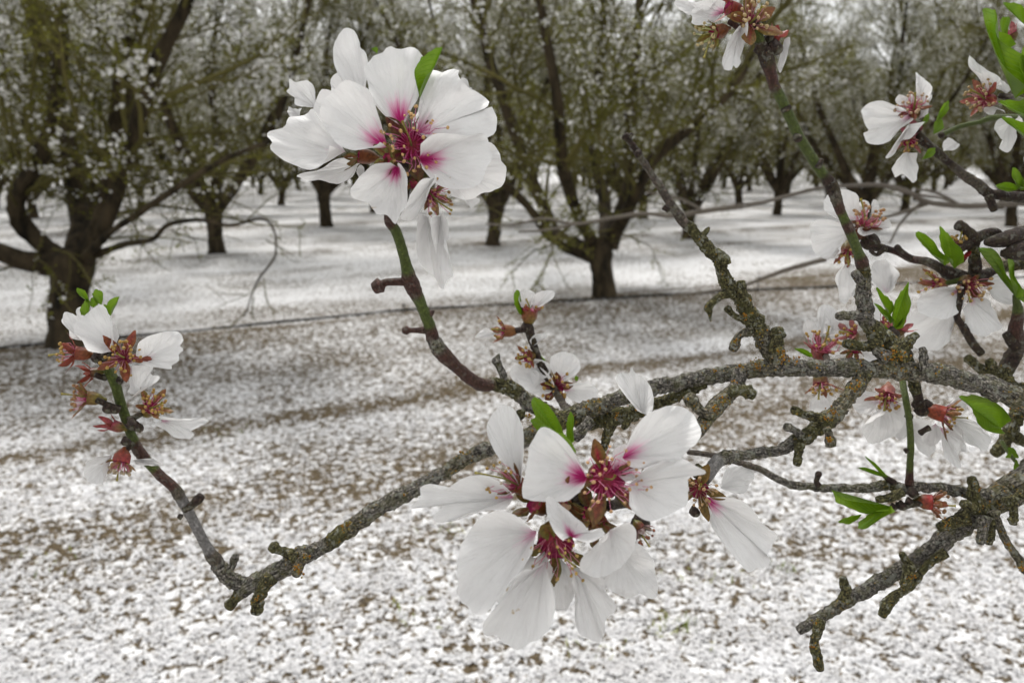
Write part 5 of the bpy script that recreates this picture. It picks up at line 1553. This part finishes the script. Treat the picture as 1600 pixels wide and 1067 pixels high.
# ---- flowers below and above the branch at right
f6 = flower(rc, 1350, 348, .41, 'blurred white flower with bright pink stamens at the end of its twig')
petals(f6, 'z5', .41, [
    ((285, 200), [(262, 190), (210, 190), (150, 160), (132, 130), (150, 80), (200, 52), (250, 55), (290, 85), (300, 130), (300, 180)], dict(pink=.5, plen=.2, lift=.05)),
    ((290, 235), [(250, 240), (215, 250), (215, 290), (190, 340), (150, 365), (110, 350), (80, 300), (75, 230), (100, 190), (160, 195), (220, 210)], dict(pink=0, lift=.05, dd=.004)),
    ((330, 225), [(290, 228), (275, 240), (300, 268), (350, 258), (400, 240), (432, 225), (415, 195), (385, 205)], dict(pink=.4, plen=.4, lift=.25, dd=-.004)),
    ((330, 170), [(310, 150), (303, 120), (320, 98), (345, 105), (345, 150)], dict(lift=0, dd=.004)),
    ((360, 160), [(358, 120), (370, 95), (395, 105), (395, 140), (375, 170)], dict(lift=0, dd=.004)),
])
calyx(f6, 1351, 350, .407, (.15, .75, .6), R=13, cup=2.0, sep_l=18, sep_w=14, openness=1.2, c_in=(.26, .06, .02), c_out=(.16, .12, .02), c_cup=((.20, .06, .02), (.08, .05, .02)), n_st=26, st_l=34, spread=.7, fil=(.60, .04, .14), ant=(.55, .35, .15))
knob(rc, 1358, 378, 15, .412)
f6b = flower(rc, 1328, 395, .415, 'blurred drooping flower behind the green-ringed twig')
calyx(f6b, 1325, 395, .415, (-.1, -.8, .4), R=10, cup=2, sep_l=20, sep_w=11, openness=.7, c_in=(.45, .08, .12), c_out=(.26, .22, .05), n_st=8, st_l=18)
petals(f6b, 'z5', .42, [((250, 390), [(225, 400), (205, 450), (210, 520), (240, 570), (275, 560), (290, 480), (285, 410)], dict(lift=-.1, cup=.2)),
                        ((215, 330), [(190, 370), (150, 370), (120, 350), (110, 310), (160, 300)], dict(lift=0))])

f7 = flower(rd, 1428, 168, .42, 'white flower seen from the side, petals spread left')
petals(f7, 'z6', .42, [
    ((1100, 520), [(1070, 560), (1010, 600), (990, 635), (930, 658), (880, 640), (868, 605), (892, 590), (870, 540), (868, 495), (900, 465), (960, 460), (1010, 480), (1030, 510)], dict(pink=.6, plen=.18, lift=.1, cup=.16, crease=.04)),
    ((1130, 480), [(1122, 440), (1108, 390), (1118, 340), (1138, 315), (1152, 350), (1160, 400), (1150, 450)], dict(pink=.6, plen=.25, lift=.05, cup=.3)),
    ((1130, 530), [(1140, 500), (1155, 440), (1175, 415), (1192, 425), (1175, 465), (1160, 510), (1140, 540)], dict(pink=.3, plen=.3, lift=.1, cup=.3)),
    ((1090, 480), [(1040, 475), (1025, 450), (1040, 425), (1070, 430), (1100, 420), (1112, 450)], dict(pink=.3, lift=.05)),
    ((1080, 560), [(1040, 600), (1010, 650), (980, 702), (1000, 705), (1030, 670), (1050, 630), (1080, 625), (1110, 570)], dict(lift=.1, dd=-.003)),
])
calyx(f7, 1427, 170, .418, (-.45, .45, .7), R=10, cup=2, sep_l=18, sep_w=10, openness=1.1, c_in=(.35, .05, .04), c_out=(.22, .14, .03), n_st=22, st_l=26, spread=.8, fil=(.65, .05, .16), ant=(.6, .45, .25))
f7b = flower(rd, 1424, 215, .42, 'nodding white flower with pink calyx under the side-on flower')
calyx(f7b, 1420, 222, .419, (-.25, -.8, .4), R=10, cup=2.1, sep_l=18, sep_w=9, openness=.5, c_in=(.55, .12, .20), c_out=(.26, .20, .05), c_cup=((.52, .14, .18), (.30, .28, .05)), n_st=6, st_l=14)
petals(f7b, 'z6', .42, [((1080, 680), [(1050, 690), (1018, 730), (1010, 760), (1030, 790), (1060, 775), (1080, 800), (1100, 820), (1118, 780), (1120, 740), (1105, 695)], dict(lift=.05, cup=.15)),
                        ((1300, 640), [(1260, 615), (1235, 640), (1245, 670), (1290, 670), (1308, 650)], dict(lift=0, dd=.02))])
calyx(f7b, 1428, 205, .421, (-.6, .2, .4), R=10, cup=1.8, sep_l=14, sep_w=12, openness=.4, c_in=(.55, .15, .20), c_out=(.45, .16, .16), n_st=0, pistil=False)

f8 = flower(re_, 1532, 152, .375, 'petal-shedding flower facing left beside the big green leaves')
petals(f8, 'z6', .375, [
    ((1440, 410), [(1425, 385), (1395, 345), (1360, 315), (1340, 285), (1345, 255), (1375, 252), (1400, 285), (1425, 335), (1455, 360), (1458, 400)], dict(lift=.1, cup=.25)),
    ((1480, 490), [(1450, 520), (1425, 510), (1425, 478), (1460, 478), (1510, 500), (1510, 515)], dict(lift=.1)),
    ((1540, 545), [(1500, 530), (1465, 545), (1455, 580), (1470, 615), (1500, 625), (1490, 665), (1515, 685), (1540, 660), (1548, 600)], dict(lift=.1, cup=.15)),
    ((1520, 420), [(1480, 405), (1462, 385), (1470, 345), (1500, 370), (1530, 400)], dict(lift=.1)),
    ((1545, 545), [(1560, 525), (1600, 560), (1640, 610), (1600, 600)], dict(lift=.05)),
    ((1650, 690), [(1610, 680), (1595, 700), (1600, 730), (1650, 730)], dict(lift=.05)),
])
calyx(f8, 1536, 154, .373, (-.85, .1, .4), R=12, cup=2.2, sep_l=24, sep_w=12, openness=.9, c_in=(.45, .06, .08), c_out=(.30, .16, .05), c_cup=((.38, .05, .05), (.26, .05, .03)), n_st=22, st_l=28, spread=.8, fil=(.6, .12, .18), ant=(.55, .42, .18))
f8b = flower(re_, 1582, 48, .38, 'small pink bud in the top right corner')
calyx(f8b, 1580, 50, .38, (-.5, .6, .3), R=8, cup=1.6, sep_l=12, sep_w=10, openness=.3, c_in=(.5, .15, .14), c_out=(.5, .22, .2), n_st=0, pistil=False)

f9 = flower(rc, 1515, 450, .40, 'drooping flower with three broad white petals below the knobbly twig')
petals(f9, 'z5', .40, [
    ((765, 515), [(770, 560), (760, 610), (700, 645), (650, 650), (600, 630), (575, 600), (580, 550), (610, 515), (680, 500), (740, 500)], dict(pink=.7, plen=.16, lift=.1, cup=.14)),
    ((820, 550), [(780, 570), (770, 620), (775, 680), (820, 720), (870, 730), (900, 715), (940, 690), (920, 630), (890, 580), (850, 550)], dict(pink=.6, plen=.18, lift=.12, cup=.14)),
    ((870, 490), [(885, 470), (920, 445), (960, 440), (1000, 470), (1012, 530), (990, 580), (930, 560), (890, 520)], dict(pink=.6, plen=.18, lift=.08, cup=.14)),
    ((770, 560), [(760, 600), (720, 640), (720, 720), (690, 785), (640, 790), (570, 770), (530, 720), (520, 650), (560, 610), (640, 600)], dict(lift=0, dd=.01, cup=.14)),
])
calyx(f9, 1514, 447, .398, (.05, -.55, .7), R=13, sep_l=24, sep_w=13, openness=1.0, c_in=(.34, .04, .06), c_out=(.24, .2, .04), n_st=24, st_l=32, spread=.8, fil=(.5, .05, .10), ant=(.7, .5, .2))
f9b = flower(rc, 1458, 442, .40, 'pink petal-less calyx pointing left')
calyx(f9b, 1462, 442, .40, (-.9, .05, .35), R=9, cup=2.6, sep_l=22, sep_w=11, openness=.35, c_in=(.45, .16, .12), c_out=(.32, .20, .06), n_st=8, st_l=26, c_cup=((.50, .12, .12), (.30, .30, .06)))
pedicel(rc, 1500, 438, 1475, 442, .402, .40, 4, 'g')
f9c = flower(rc, 1500, 385, .402, 'faded bud with dry stamens above the red bud')
calyx(f9c, 1496, 384, .402, (0, .9, .3), R=8, cup=2, sep_l=14, sep_w=9, openness=.4, c_in=(.45, .2, .15), c_out=(.30, .14, .08), n_st=14, st_l=20, fil=(.6, .4, .3), c_cup=((.45, .05, .05), (.50, .08, .05)))
calyx(f9c, 1502, 400, .40, (.1, .5, .4), R=9, cup=1.4, sep_l=10, sep_w=9, openness=.2, c_in=(.50, .04, .04), c_out=(.45, .05, .04), n_st=0, pistil=False)

# cluster hidden behind the rising twig, with leaves
f10 = flower(mb, 1385, 470, .43, 'very blurred white flower behind the rising twig')
petals(f10, 'z5', .43, [
    ((430, 530), [(400, 530), (365, 500), (350, 440), (370, 385), (420, 370), (460, 400), (470, 450), (455, 500)], dict(lift=.05, pink=.3, plen=.2)),
    ((440, 520), [(440, 470), (455, 435), (480, 430), (475, 470), (450, 500)], dict(lift=.05)),
    ((380, 640), [(350, 640), (345, 590), (360, 560), (400, 570), (420, 620)], dict(lift=.05)),
    ((300, 540), [(270, 550), (248, 520), (255, 492), (285, 495), (305, 520)], dict(lift=.05)),
    ((500, 680), [(530, 640), (600, 620), (690, 640), (720, 690), (700, 760), (640, 790), (560, 770), (510, 730)], dict(lift=.05, dd=.01)),
])
calyx(f10, 1384, 508, .36, (.3, .6, .5), R=10, cup=1.8, sep_l=16, sep_w=12, openness=.4, c_in=(.5, .08, .14), c_out=(.34, .14, .08), n_st=4, st_l=14)
calyx(f10, 1410, 512, .36, (.4, .6, .5), R=9, cup=1.8, sep_l=15, sep_w=11, openness=.4, c_in=(.5, .08, .14), c_out=(.34, .14, .08), n_st=0, pistil=False)
leaf(mb, 'z5', (460, 700), [(440, 670), (435, 620), (455, 570), (480, 520), (515, 488), (515, 550), (515, 600), (500, 640), (475, 690)], .345, .12, 0, .1)
leaf(mb, 'z5', (445, 640), [(420, 610), (390, 550), (370, 500), (405, 530), (435, 565), (450, 600)], .345, .1, 0, .1)
leaf(mb, 'z5', (450, 670), [(420, 640), (385, 610), (370, 578), (400, 590), (430, 620), (455, 655)], .343, .1, 0, .1)
leaf(mb, 'z5', (470, 690), [(480, 665), (505, 642), (520, 640), (500, 670)], .343, .1, 0, .1)
leaf(mb, 'z5', (430, 715), [(400, 690), (385, 670), (415, 675), (445, 700)], .343, .1, 0, .1)
knob(mb, 1394, 522, 11, .34)

f11 = flower(mb, 1285, 545, .40, 'blurred red flower heart standing behind the branch')
calyx(f11, 1283, 544, .40, (.0, .8, .5), R=14, cup=1.6, sep_l=20, sep_w=12, openness=.7, c_in=(.45, .07, .10), c_out=(.34, .12, .08), n_st=18, st_l=34, c_cup=((.36, .06, .05), (.12, .06, .03)))
petals(f11, 'z5', .405, [((125, 720), [(110, 700), (115, 640), (130, 585), (148, 600), (150, 660), (140, 710)], dict(lift=0)),
                         ((165, 720), [(160, 690), (180, 640), (210, 625), (200, 670), (180, 710)], dict(lift=0))])
petals(f11, 'z5', .41, [((190, 700), [(150, 690), (120, 640), (130, 590), (165, 580), (200, 610), (225, 660)], dict(lift=0)),
                        ((100, 760), [(60, 740), (40, 690), (60, 650), (95, 665), (125, 720)], dict(lift=0, dd=.01))])
f11b = flower(mb, 1332, 520, .40, 'blurred flower behind the lowest spur of the rising twig')
petals(f11b, 'z5', .405, [((250, 715), [(215, 720), (180, 690), (190, 640), (225, 625), (260, 650), (290, 680)], dict(lift=.05)), ((300, 800), [(330, 800), (400, 830), (390, 860), (330, 850)], dict(lift=.05))])
calyx(f11b, 1330, 520, .40, (-.6, .4, .4), R=9, cup=2, sep_l=18, sep_w=10, openness=.5, c_in=(.55, .22, .22), c_out=(.45, .2, .15), n_st=6, st_l=16)
calyx(f11b, 1335, 548, .40, (-.5, -.6, .4), R=8, cup=2, sep_l=18, sep_w=10, openness=.5, c_in=(.4, .08, .08), c_out=(.2, .22, .04), n_st=0, pistil=False)
leaf(mb, 'z5', (90, 825), [(60, 822), (20, 800), (0, 785), (40, 785), (75, 805)], .36, .1, 0, .08)
pedicel(mb, 1300, 575, 1290, 556, .34, .40, 5, 'd')

petals(f11b, 'z5', .41, [((270, 740), [(240, 760), (190, 750), (170, 710), (200, 690), (250, 700)], dict(lift=.05)), ((350, 700), [(330, 660), (350, 610), (400, 600), (430, 640), (400, 700)], dict(lift=.02, dd=.01))])
f12 = flower(mb, 1284, 600, .39, 'blurred flower hanging under the branch with one white petal')
calyx(f12, 1283, 600, .39, (.0, -.9, .3), R=12, cup=1.4, sep_l=22, sep_w=10, openness=.8, c_in=(.4, .10, .06), c_out=(.30, .18, .05), n_st=10, st_l=22)
petals(f12, 'y1', .395, [((665, 130), [(640, 150), (612, 190), (600, 230), (640, 250), (680, 240), (710, 220), (705, 170), (690, 130)], dict(lift=.05, cup=.2))])

f13 = flower(mb, 1388, 625, .37, 'white flower hanging behind the thin green stem')
petals(f13, 'y1', .37, [
    ((960, 200), [(920, 240), (860, 285), (822, 315), (850, 350), (870, 385), (910, 402), (970, 380), (1020, 330), (1030, 260), (1020, 200)], dict(pink=.2, plen=.15, lift=.1, cup=.16, crease=.04)),
    ((930, 200), [(880, 250), (830, 250), (810, 200), (850, 150), (910, 160)], dict(pink=.3, lift=.02, dd=.008)),
    ((1050, 270), [(1080, 270), (1090, 330), (1085, 410), (1130, 445), (1180, 455), (1192, 400), (1170, 340), (1120, 280)], dict(lift=.06, cup=.16, dd=.004)),
    ((1020, 260), [(1000, 300), (1010, 370), (1050, 370), (1080, 320), (1060, 280)], dict(lift=.02, dd=.006)),
])
calyx(f13, 1386, 620, .367, (-.3, -.6, .5), R=12, cup=2, sep_l=22, sep_w=13, openness=.9, c_in=(.50, .14, .14), c_out=(.34, .22, .08), n_st=14, st_l=24, c_cup=((.5, .15, .15), (.4, .2, .1)))
f14 = flower(mb, 1478, 648, .35, 'flower with red calyx facing right, four white petals drooping')
petals(f14, 'y1', .35, [
    ((1250, 270), [(1280, 265), (1350, 285), (1400, 320), (1440, 365), (1430, 400), (1390, 430), (1350, 400), (1310, 385), (1270, 330)], dict(pink=.5, plen=.15, lift=.1, cup=.16, crease=.04)),
    ((1215, 320), [(1195, 370), (1200, 440), (1235, 470), (1270, 500), (1298, 502), (1290, 440), (1320, 400), (1290, 370), (1250, 330)], dict(pink=.5, plen=.2, lift=.1, cup=.16)),
    ((1215, 240), [(1225, 220), (1260, 200), (1320, 170), (1345, 200), (1310, 240), (1260, 250)], dict(pink=.95, plen=.45, lift=0, cup=.2, dd=.003)),
])
calyx(f14, 1476, 648, .347, (.75, -.25, .35), R=13, cup=2.2, sep_l=28, sep_w=12, openness=.75, c_in=(.34, .12, .05), c_out=(.26, .18, .05), n_st=12, st_l=26, c_cup=((.45, .06, .03), (.28, .10, .03)))
for q in [(1440, 640, 12), (1432, 632, 9), (1448, 634, 9), (1420, 650, 7)]:
    knob(mb, q[0], q[1], q[2], .35)
pedicel(mb, 1430, 600, 1440, 640, .345, .35, 7, 'd')
twig(mb, [(1452, 668, 5, .345, 'd'), (1444, 672, 4, .345, 'd'), (1438, 676, 5, .345, 'd')], 'spur')
spur(mb, 'x', [(1428, 592, 10), (1430, 604, 9)], .34, 'm', 9)
leaf(mb, 'y1', (1495, 325), [(1475, 340), (1420, 338), (1370, 315), (1345, 260), (1325, 215), (1293, 185), (1310, 167), (1370, 170), (1430, 195), (1470, 230), (1495, 280)], .335, .12, 0, .1)
leaf(rb, 'y1', (1565, 600), [(1540, 575), (1530, 530), (1550, 470), (1568, 510), (1582, 560)], .39, .1, 0, .1)
leaf(rb, 'y1', (1545, 440), [(1530, 460), (1510, 455), (1525, 430), (1520, 412), (1550, 415), (1570, 455), (1552, 460)], .39, .1, 0, .1)
pedicel(rb, 1565, 690, 1586, 720, .40, .39, 3, 'g')

petals(f14, 'y1', .354, [((1235, 290), [(1255, 300), (1300, 350), (1345, 400), (1330, 430), (1280, 420), (1240, 370)], dict(pink=.4, plen=.2, lift=.05, cup=.15)),
                         ((1190, 300), [(1150, 310), (1120, 350), (1150, 400), (1200, 400), (1215, 340)], dict(pink=.4, plen=.2, lift=.02, cup=.15, dd=.004))])
f15 = flower(lb, 1452, 786, .345, 'small red calyx pointing right under the thin branch')
calyx(f15, 1456, 785, .345, (.9, -.05, .3), R=12, cup=1.8, sep_l=24, sep_w=12, openness=.45, c_in=(.42, .08, .04), c_out=(.30, .17, .05), n_st=12, st_l=28, spread=.8, fil=(.45, .12, .10), ant=(.35, .2, .08), c_cup=((.50, .03, .03), (.12, .12, .03)))
pedicel(lb, 1400, 790, 1440, 786, .348, .345, 5, 'd')
for q in [(1408, 790, 8), (1420, 784, 7), (1425, 770, 9), (1395, 792, 6)]:
    knob(lb, q[0], q[1], q[2], .346)
leaf(lb, 'y1', (985, 685), [(940, 665), (880, 660), (800, 650), (740, 640), (705, 620), (680, 595), (700, 640), (740, 670), (800, 695), (850, 705), (910, 695)], .343, .12, 0, .1)
leaf(lb, 'y1', (985, 680), [(940, 690), (880, 700), (845, 725), (815, 765), (850, 787), (885, 760), (930, 720), (975, 695)], .34, .15, 0, .1)
leaf(lb, 'y1', (850, 720), [(820, 718), (785, 725), (740, 752), (775, 762), (820, 740)], .345, .1, 0, .1)
leaf(lb, 'y1', (945, 545), [(910, 515), (880, 480), (855, 447), (895, 475), (930, 510), (955, 540)], .348, .1, 0, .1)
leaf(lb, 'y1', (945, 548), [(900, 535), (860, 520), (822, 502), (870, 505), (915, 520), (950, 540)], .348, .1, 0, .1)
twig(lb, [(1398, 755, 5, .35, 'd'), (1388, 748, 4.5, .35, 'd'), (1380, 742, 3, .349, 'g')], 'spur')

# ---- cluster at the top edge
f16 = flower(mb, 1174, 34, .298, 'dark red flower heart facing the viewer at the top edge, one petal hanging')
petals(f16, 'z6', .298, [
    ((333, 130), [(312, 140), (285, 175), (258, 230), (253, 280), (262, 310), (290, 320), (292, 305), (312, 312), (330, 285), (346, 220), (348, 160), (340, 132)], dict(lift=.08, cup=.16, pink=.15, plen=.15, crease=.04)),
])
calyx(f16, 1174, 34, .297, (.1, .25, .9), R=14, sep_l=36, sep_w=24, openness=1.05, c_in=(.26, .03, .02), c_out=(.26, .22, .04), n_st=24, st_l=30, spread=.8, fil=(.40, .05, .08), ant=(.70, .55, .25), rot=.4)
f16b = flower(mb, 1120, 20, .30, 'flower pointing left at the top edge with folded white petals')
petals(f16b, 'z6', .30, [
    ((258, 55), [(245, 75), (220, 100), (180, 118), (140, 120), (115, 110), (118, 80), (110, 60), (150, 30), (200, 18), (245, 40)], dict(pink=.65, plen=.35, lift=.1, cup=.2, crease=.04)),
    ((180, 60), [(140, 70), (100, 80), (60, 60), (38, 25), (45, 0), (75, 0), (110, 20), (160, 15), (200, 20), (205, 45)], dict(lift=.1, cup=.25, dd=.003)),
])
calyx(f16b, 1138, 12, .302, (-.85, .1, .3), R=12, cup=2.2, sep_l=22, sep_w=14, openness=.5, c_in=(.36, .03, .03), c_out=(.30, .08, .03), c_cup=((.34, .04, .02), (.30, .05, .02)), n_st=0, pistil=False)
f16c = flower(mb, 1108, 55, .302, 'green-sepalled flower without petals pointing down left at the top edge')
calyx(f16c, 1115, 52, .302, (-.8, -.35, .35), R=12, cup=2.3, sep_l=24, sep_w=13, openness=.4, c_in=(.30, .16, .04), c_out=(.28, .30, .05), c_cup=((.30, .10, .03), (.28, .12, .03)), n_st=14, st_l=32, spread=.5, fil=(.6, .45, .2), ant=(.75, .65, .3))
f16d = flower(mb, 1216, 62, .302, 'pink bud with a hanging white petal right of the dark red heart')
calyx(f16d, 1212, 55, .302, (.3, .7, .4), R=10, cup=1.4, sep_l=16, sep_w=14, openness=.25, c_in=(.5, .10, .08), c_out=(.5, .14, .10), c_cup=((.50, .10, .08), (.40, .08, .05)), n_st=0, pistil=False)
petals(f16d, 'z6', .302, [((530, 175), [(515, 200), (508, 230), (507, 290), (512, 328), (528, 295), (540, 250), (541, 185)], dict(lift=.05, cup=.2))])
pedicel(mb, 1190, 70, 1180, 52, .299, .298, 7, 'g')
pedicel(mb, 1192, 76, 1208, 66, .30, .302, 6, 'd')
pedicel(mb, 1188, 66, 1140, 34, .302, .304, 5, 'b')
for q in [(1210, 76, 13), (1195, 84, 12), (1200, 60, 9), (1186, 78, 9)]:
    knob(mb, q[0], q[1], q[2], .30)

# ---------------------------------------------------------------- thin grey twigs hanging in from trees to the right, well behind
def far_twig(pts, d0, d1, r, label, kids=()):
    e = empty('drooping_twig', P(*pts[-1], d1))
    n = len(pts)
    q = [(x, y, r * (1 - .75 * k / n) , d0 + (d1 - d0) * k / (n - 1), 'w') for k, (x, y) in enumerate(pts)]
    twig(e, q, 'stem', .6)
    for kpts, kr in kids:
        m = len(kpts)
        i0 = min(range(n), key=lambda i: abs(pts[i][0] - kpts[0][0]))
        dd = d0 + (d1 - d0) * i0 / (n - 1)
        twig(e, [(x, y, kr * (1 - .6 * k / m), dd, 'w') for k, (x, y) in enumerate(kpts)], 'twig', .6)
    tag(e, label, 'twig')
    return e
far_twig([(2000, 360), (1760, 322), (1600, 318), (1520, 322), (1450, 316), (1420, 300), (1380, 290), (1330, 290), (1270, 296), (1220, 310), (1180, 320), (1150, 326)], 1.8, 1.5, 5.5,
         'pale grey arching twig crossing behind the rising twig at mid right',
         [([(1450, 318), (1400, 335), (1350, 345), (1300, 352)], 3), ([(1380, 290), (1420, 302), (1470, 310), (1500, 322)], 2.5), ([(1270, 296), (1230, 306), (1190, 316), (1150, 320)], 3), ([(1440, 316), (1410, 345), (1390, 380)], 2.5), ([(1500, 320), (1460, 300), (1430, 296)], 2.5)])
far_twig([(1290, 405), (1240, 418), (1200, 432), (1160, 446), (1110, 455), (1050, 462)][::1], 2.6, 3.0, 4.5, 'thin twig lying low across the hose line right of the middle tree', [])
far_twig([(1160, 322), (1100, 330), (1050, 338), (1010, 334), (960, 340), (900, 350), (850, 342), (800, 352), (760, 350)], 3.4, 3.8, 4.5, 'thin pale twig drooping in front of the forked middle tree', [([(1100, 330), (1060, 310), (1010, 300)], 2.5), ([(900, 350), (850, 360), (810, 362)], 2.5)])
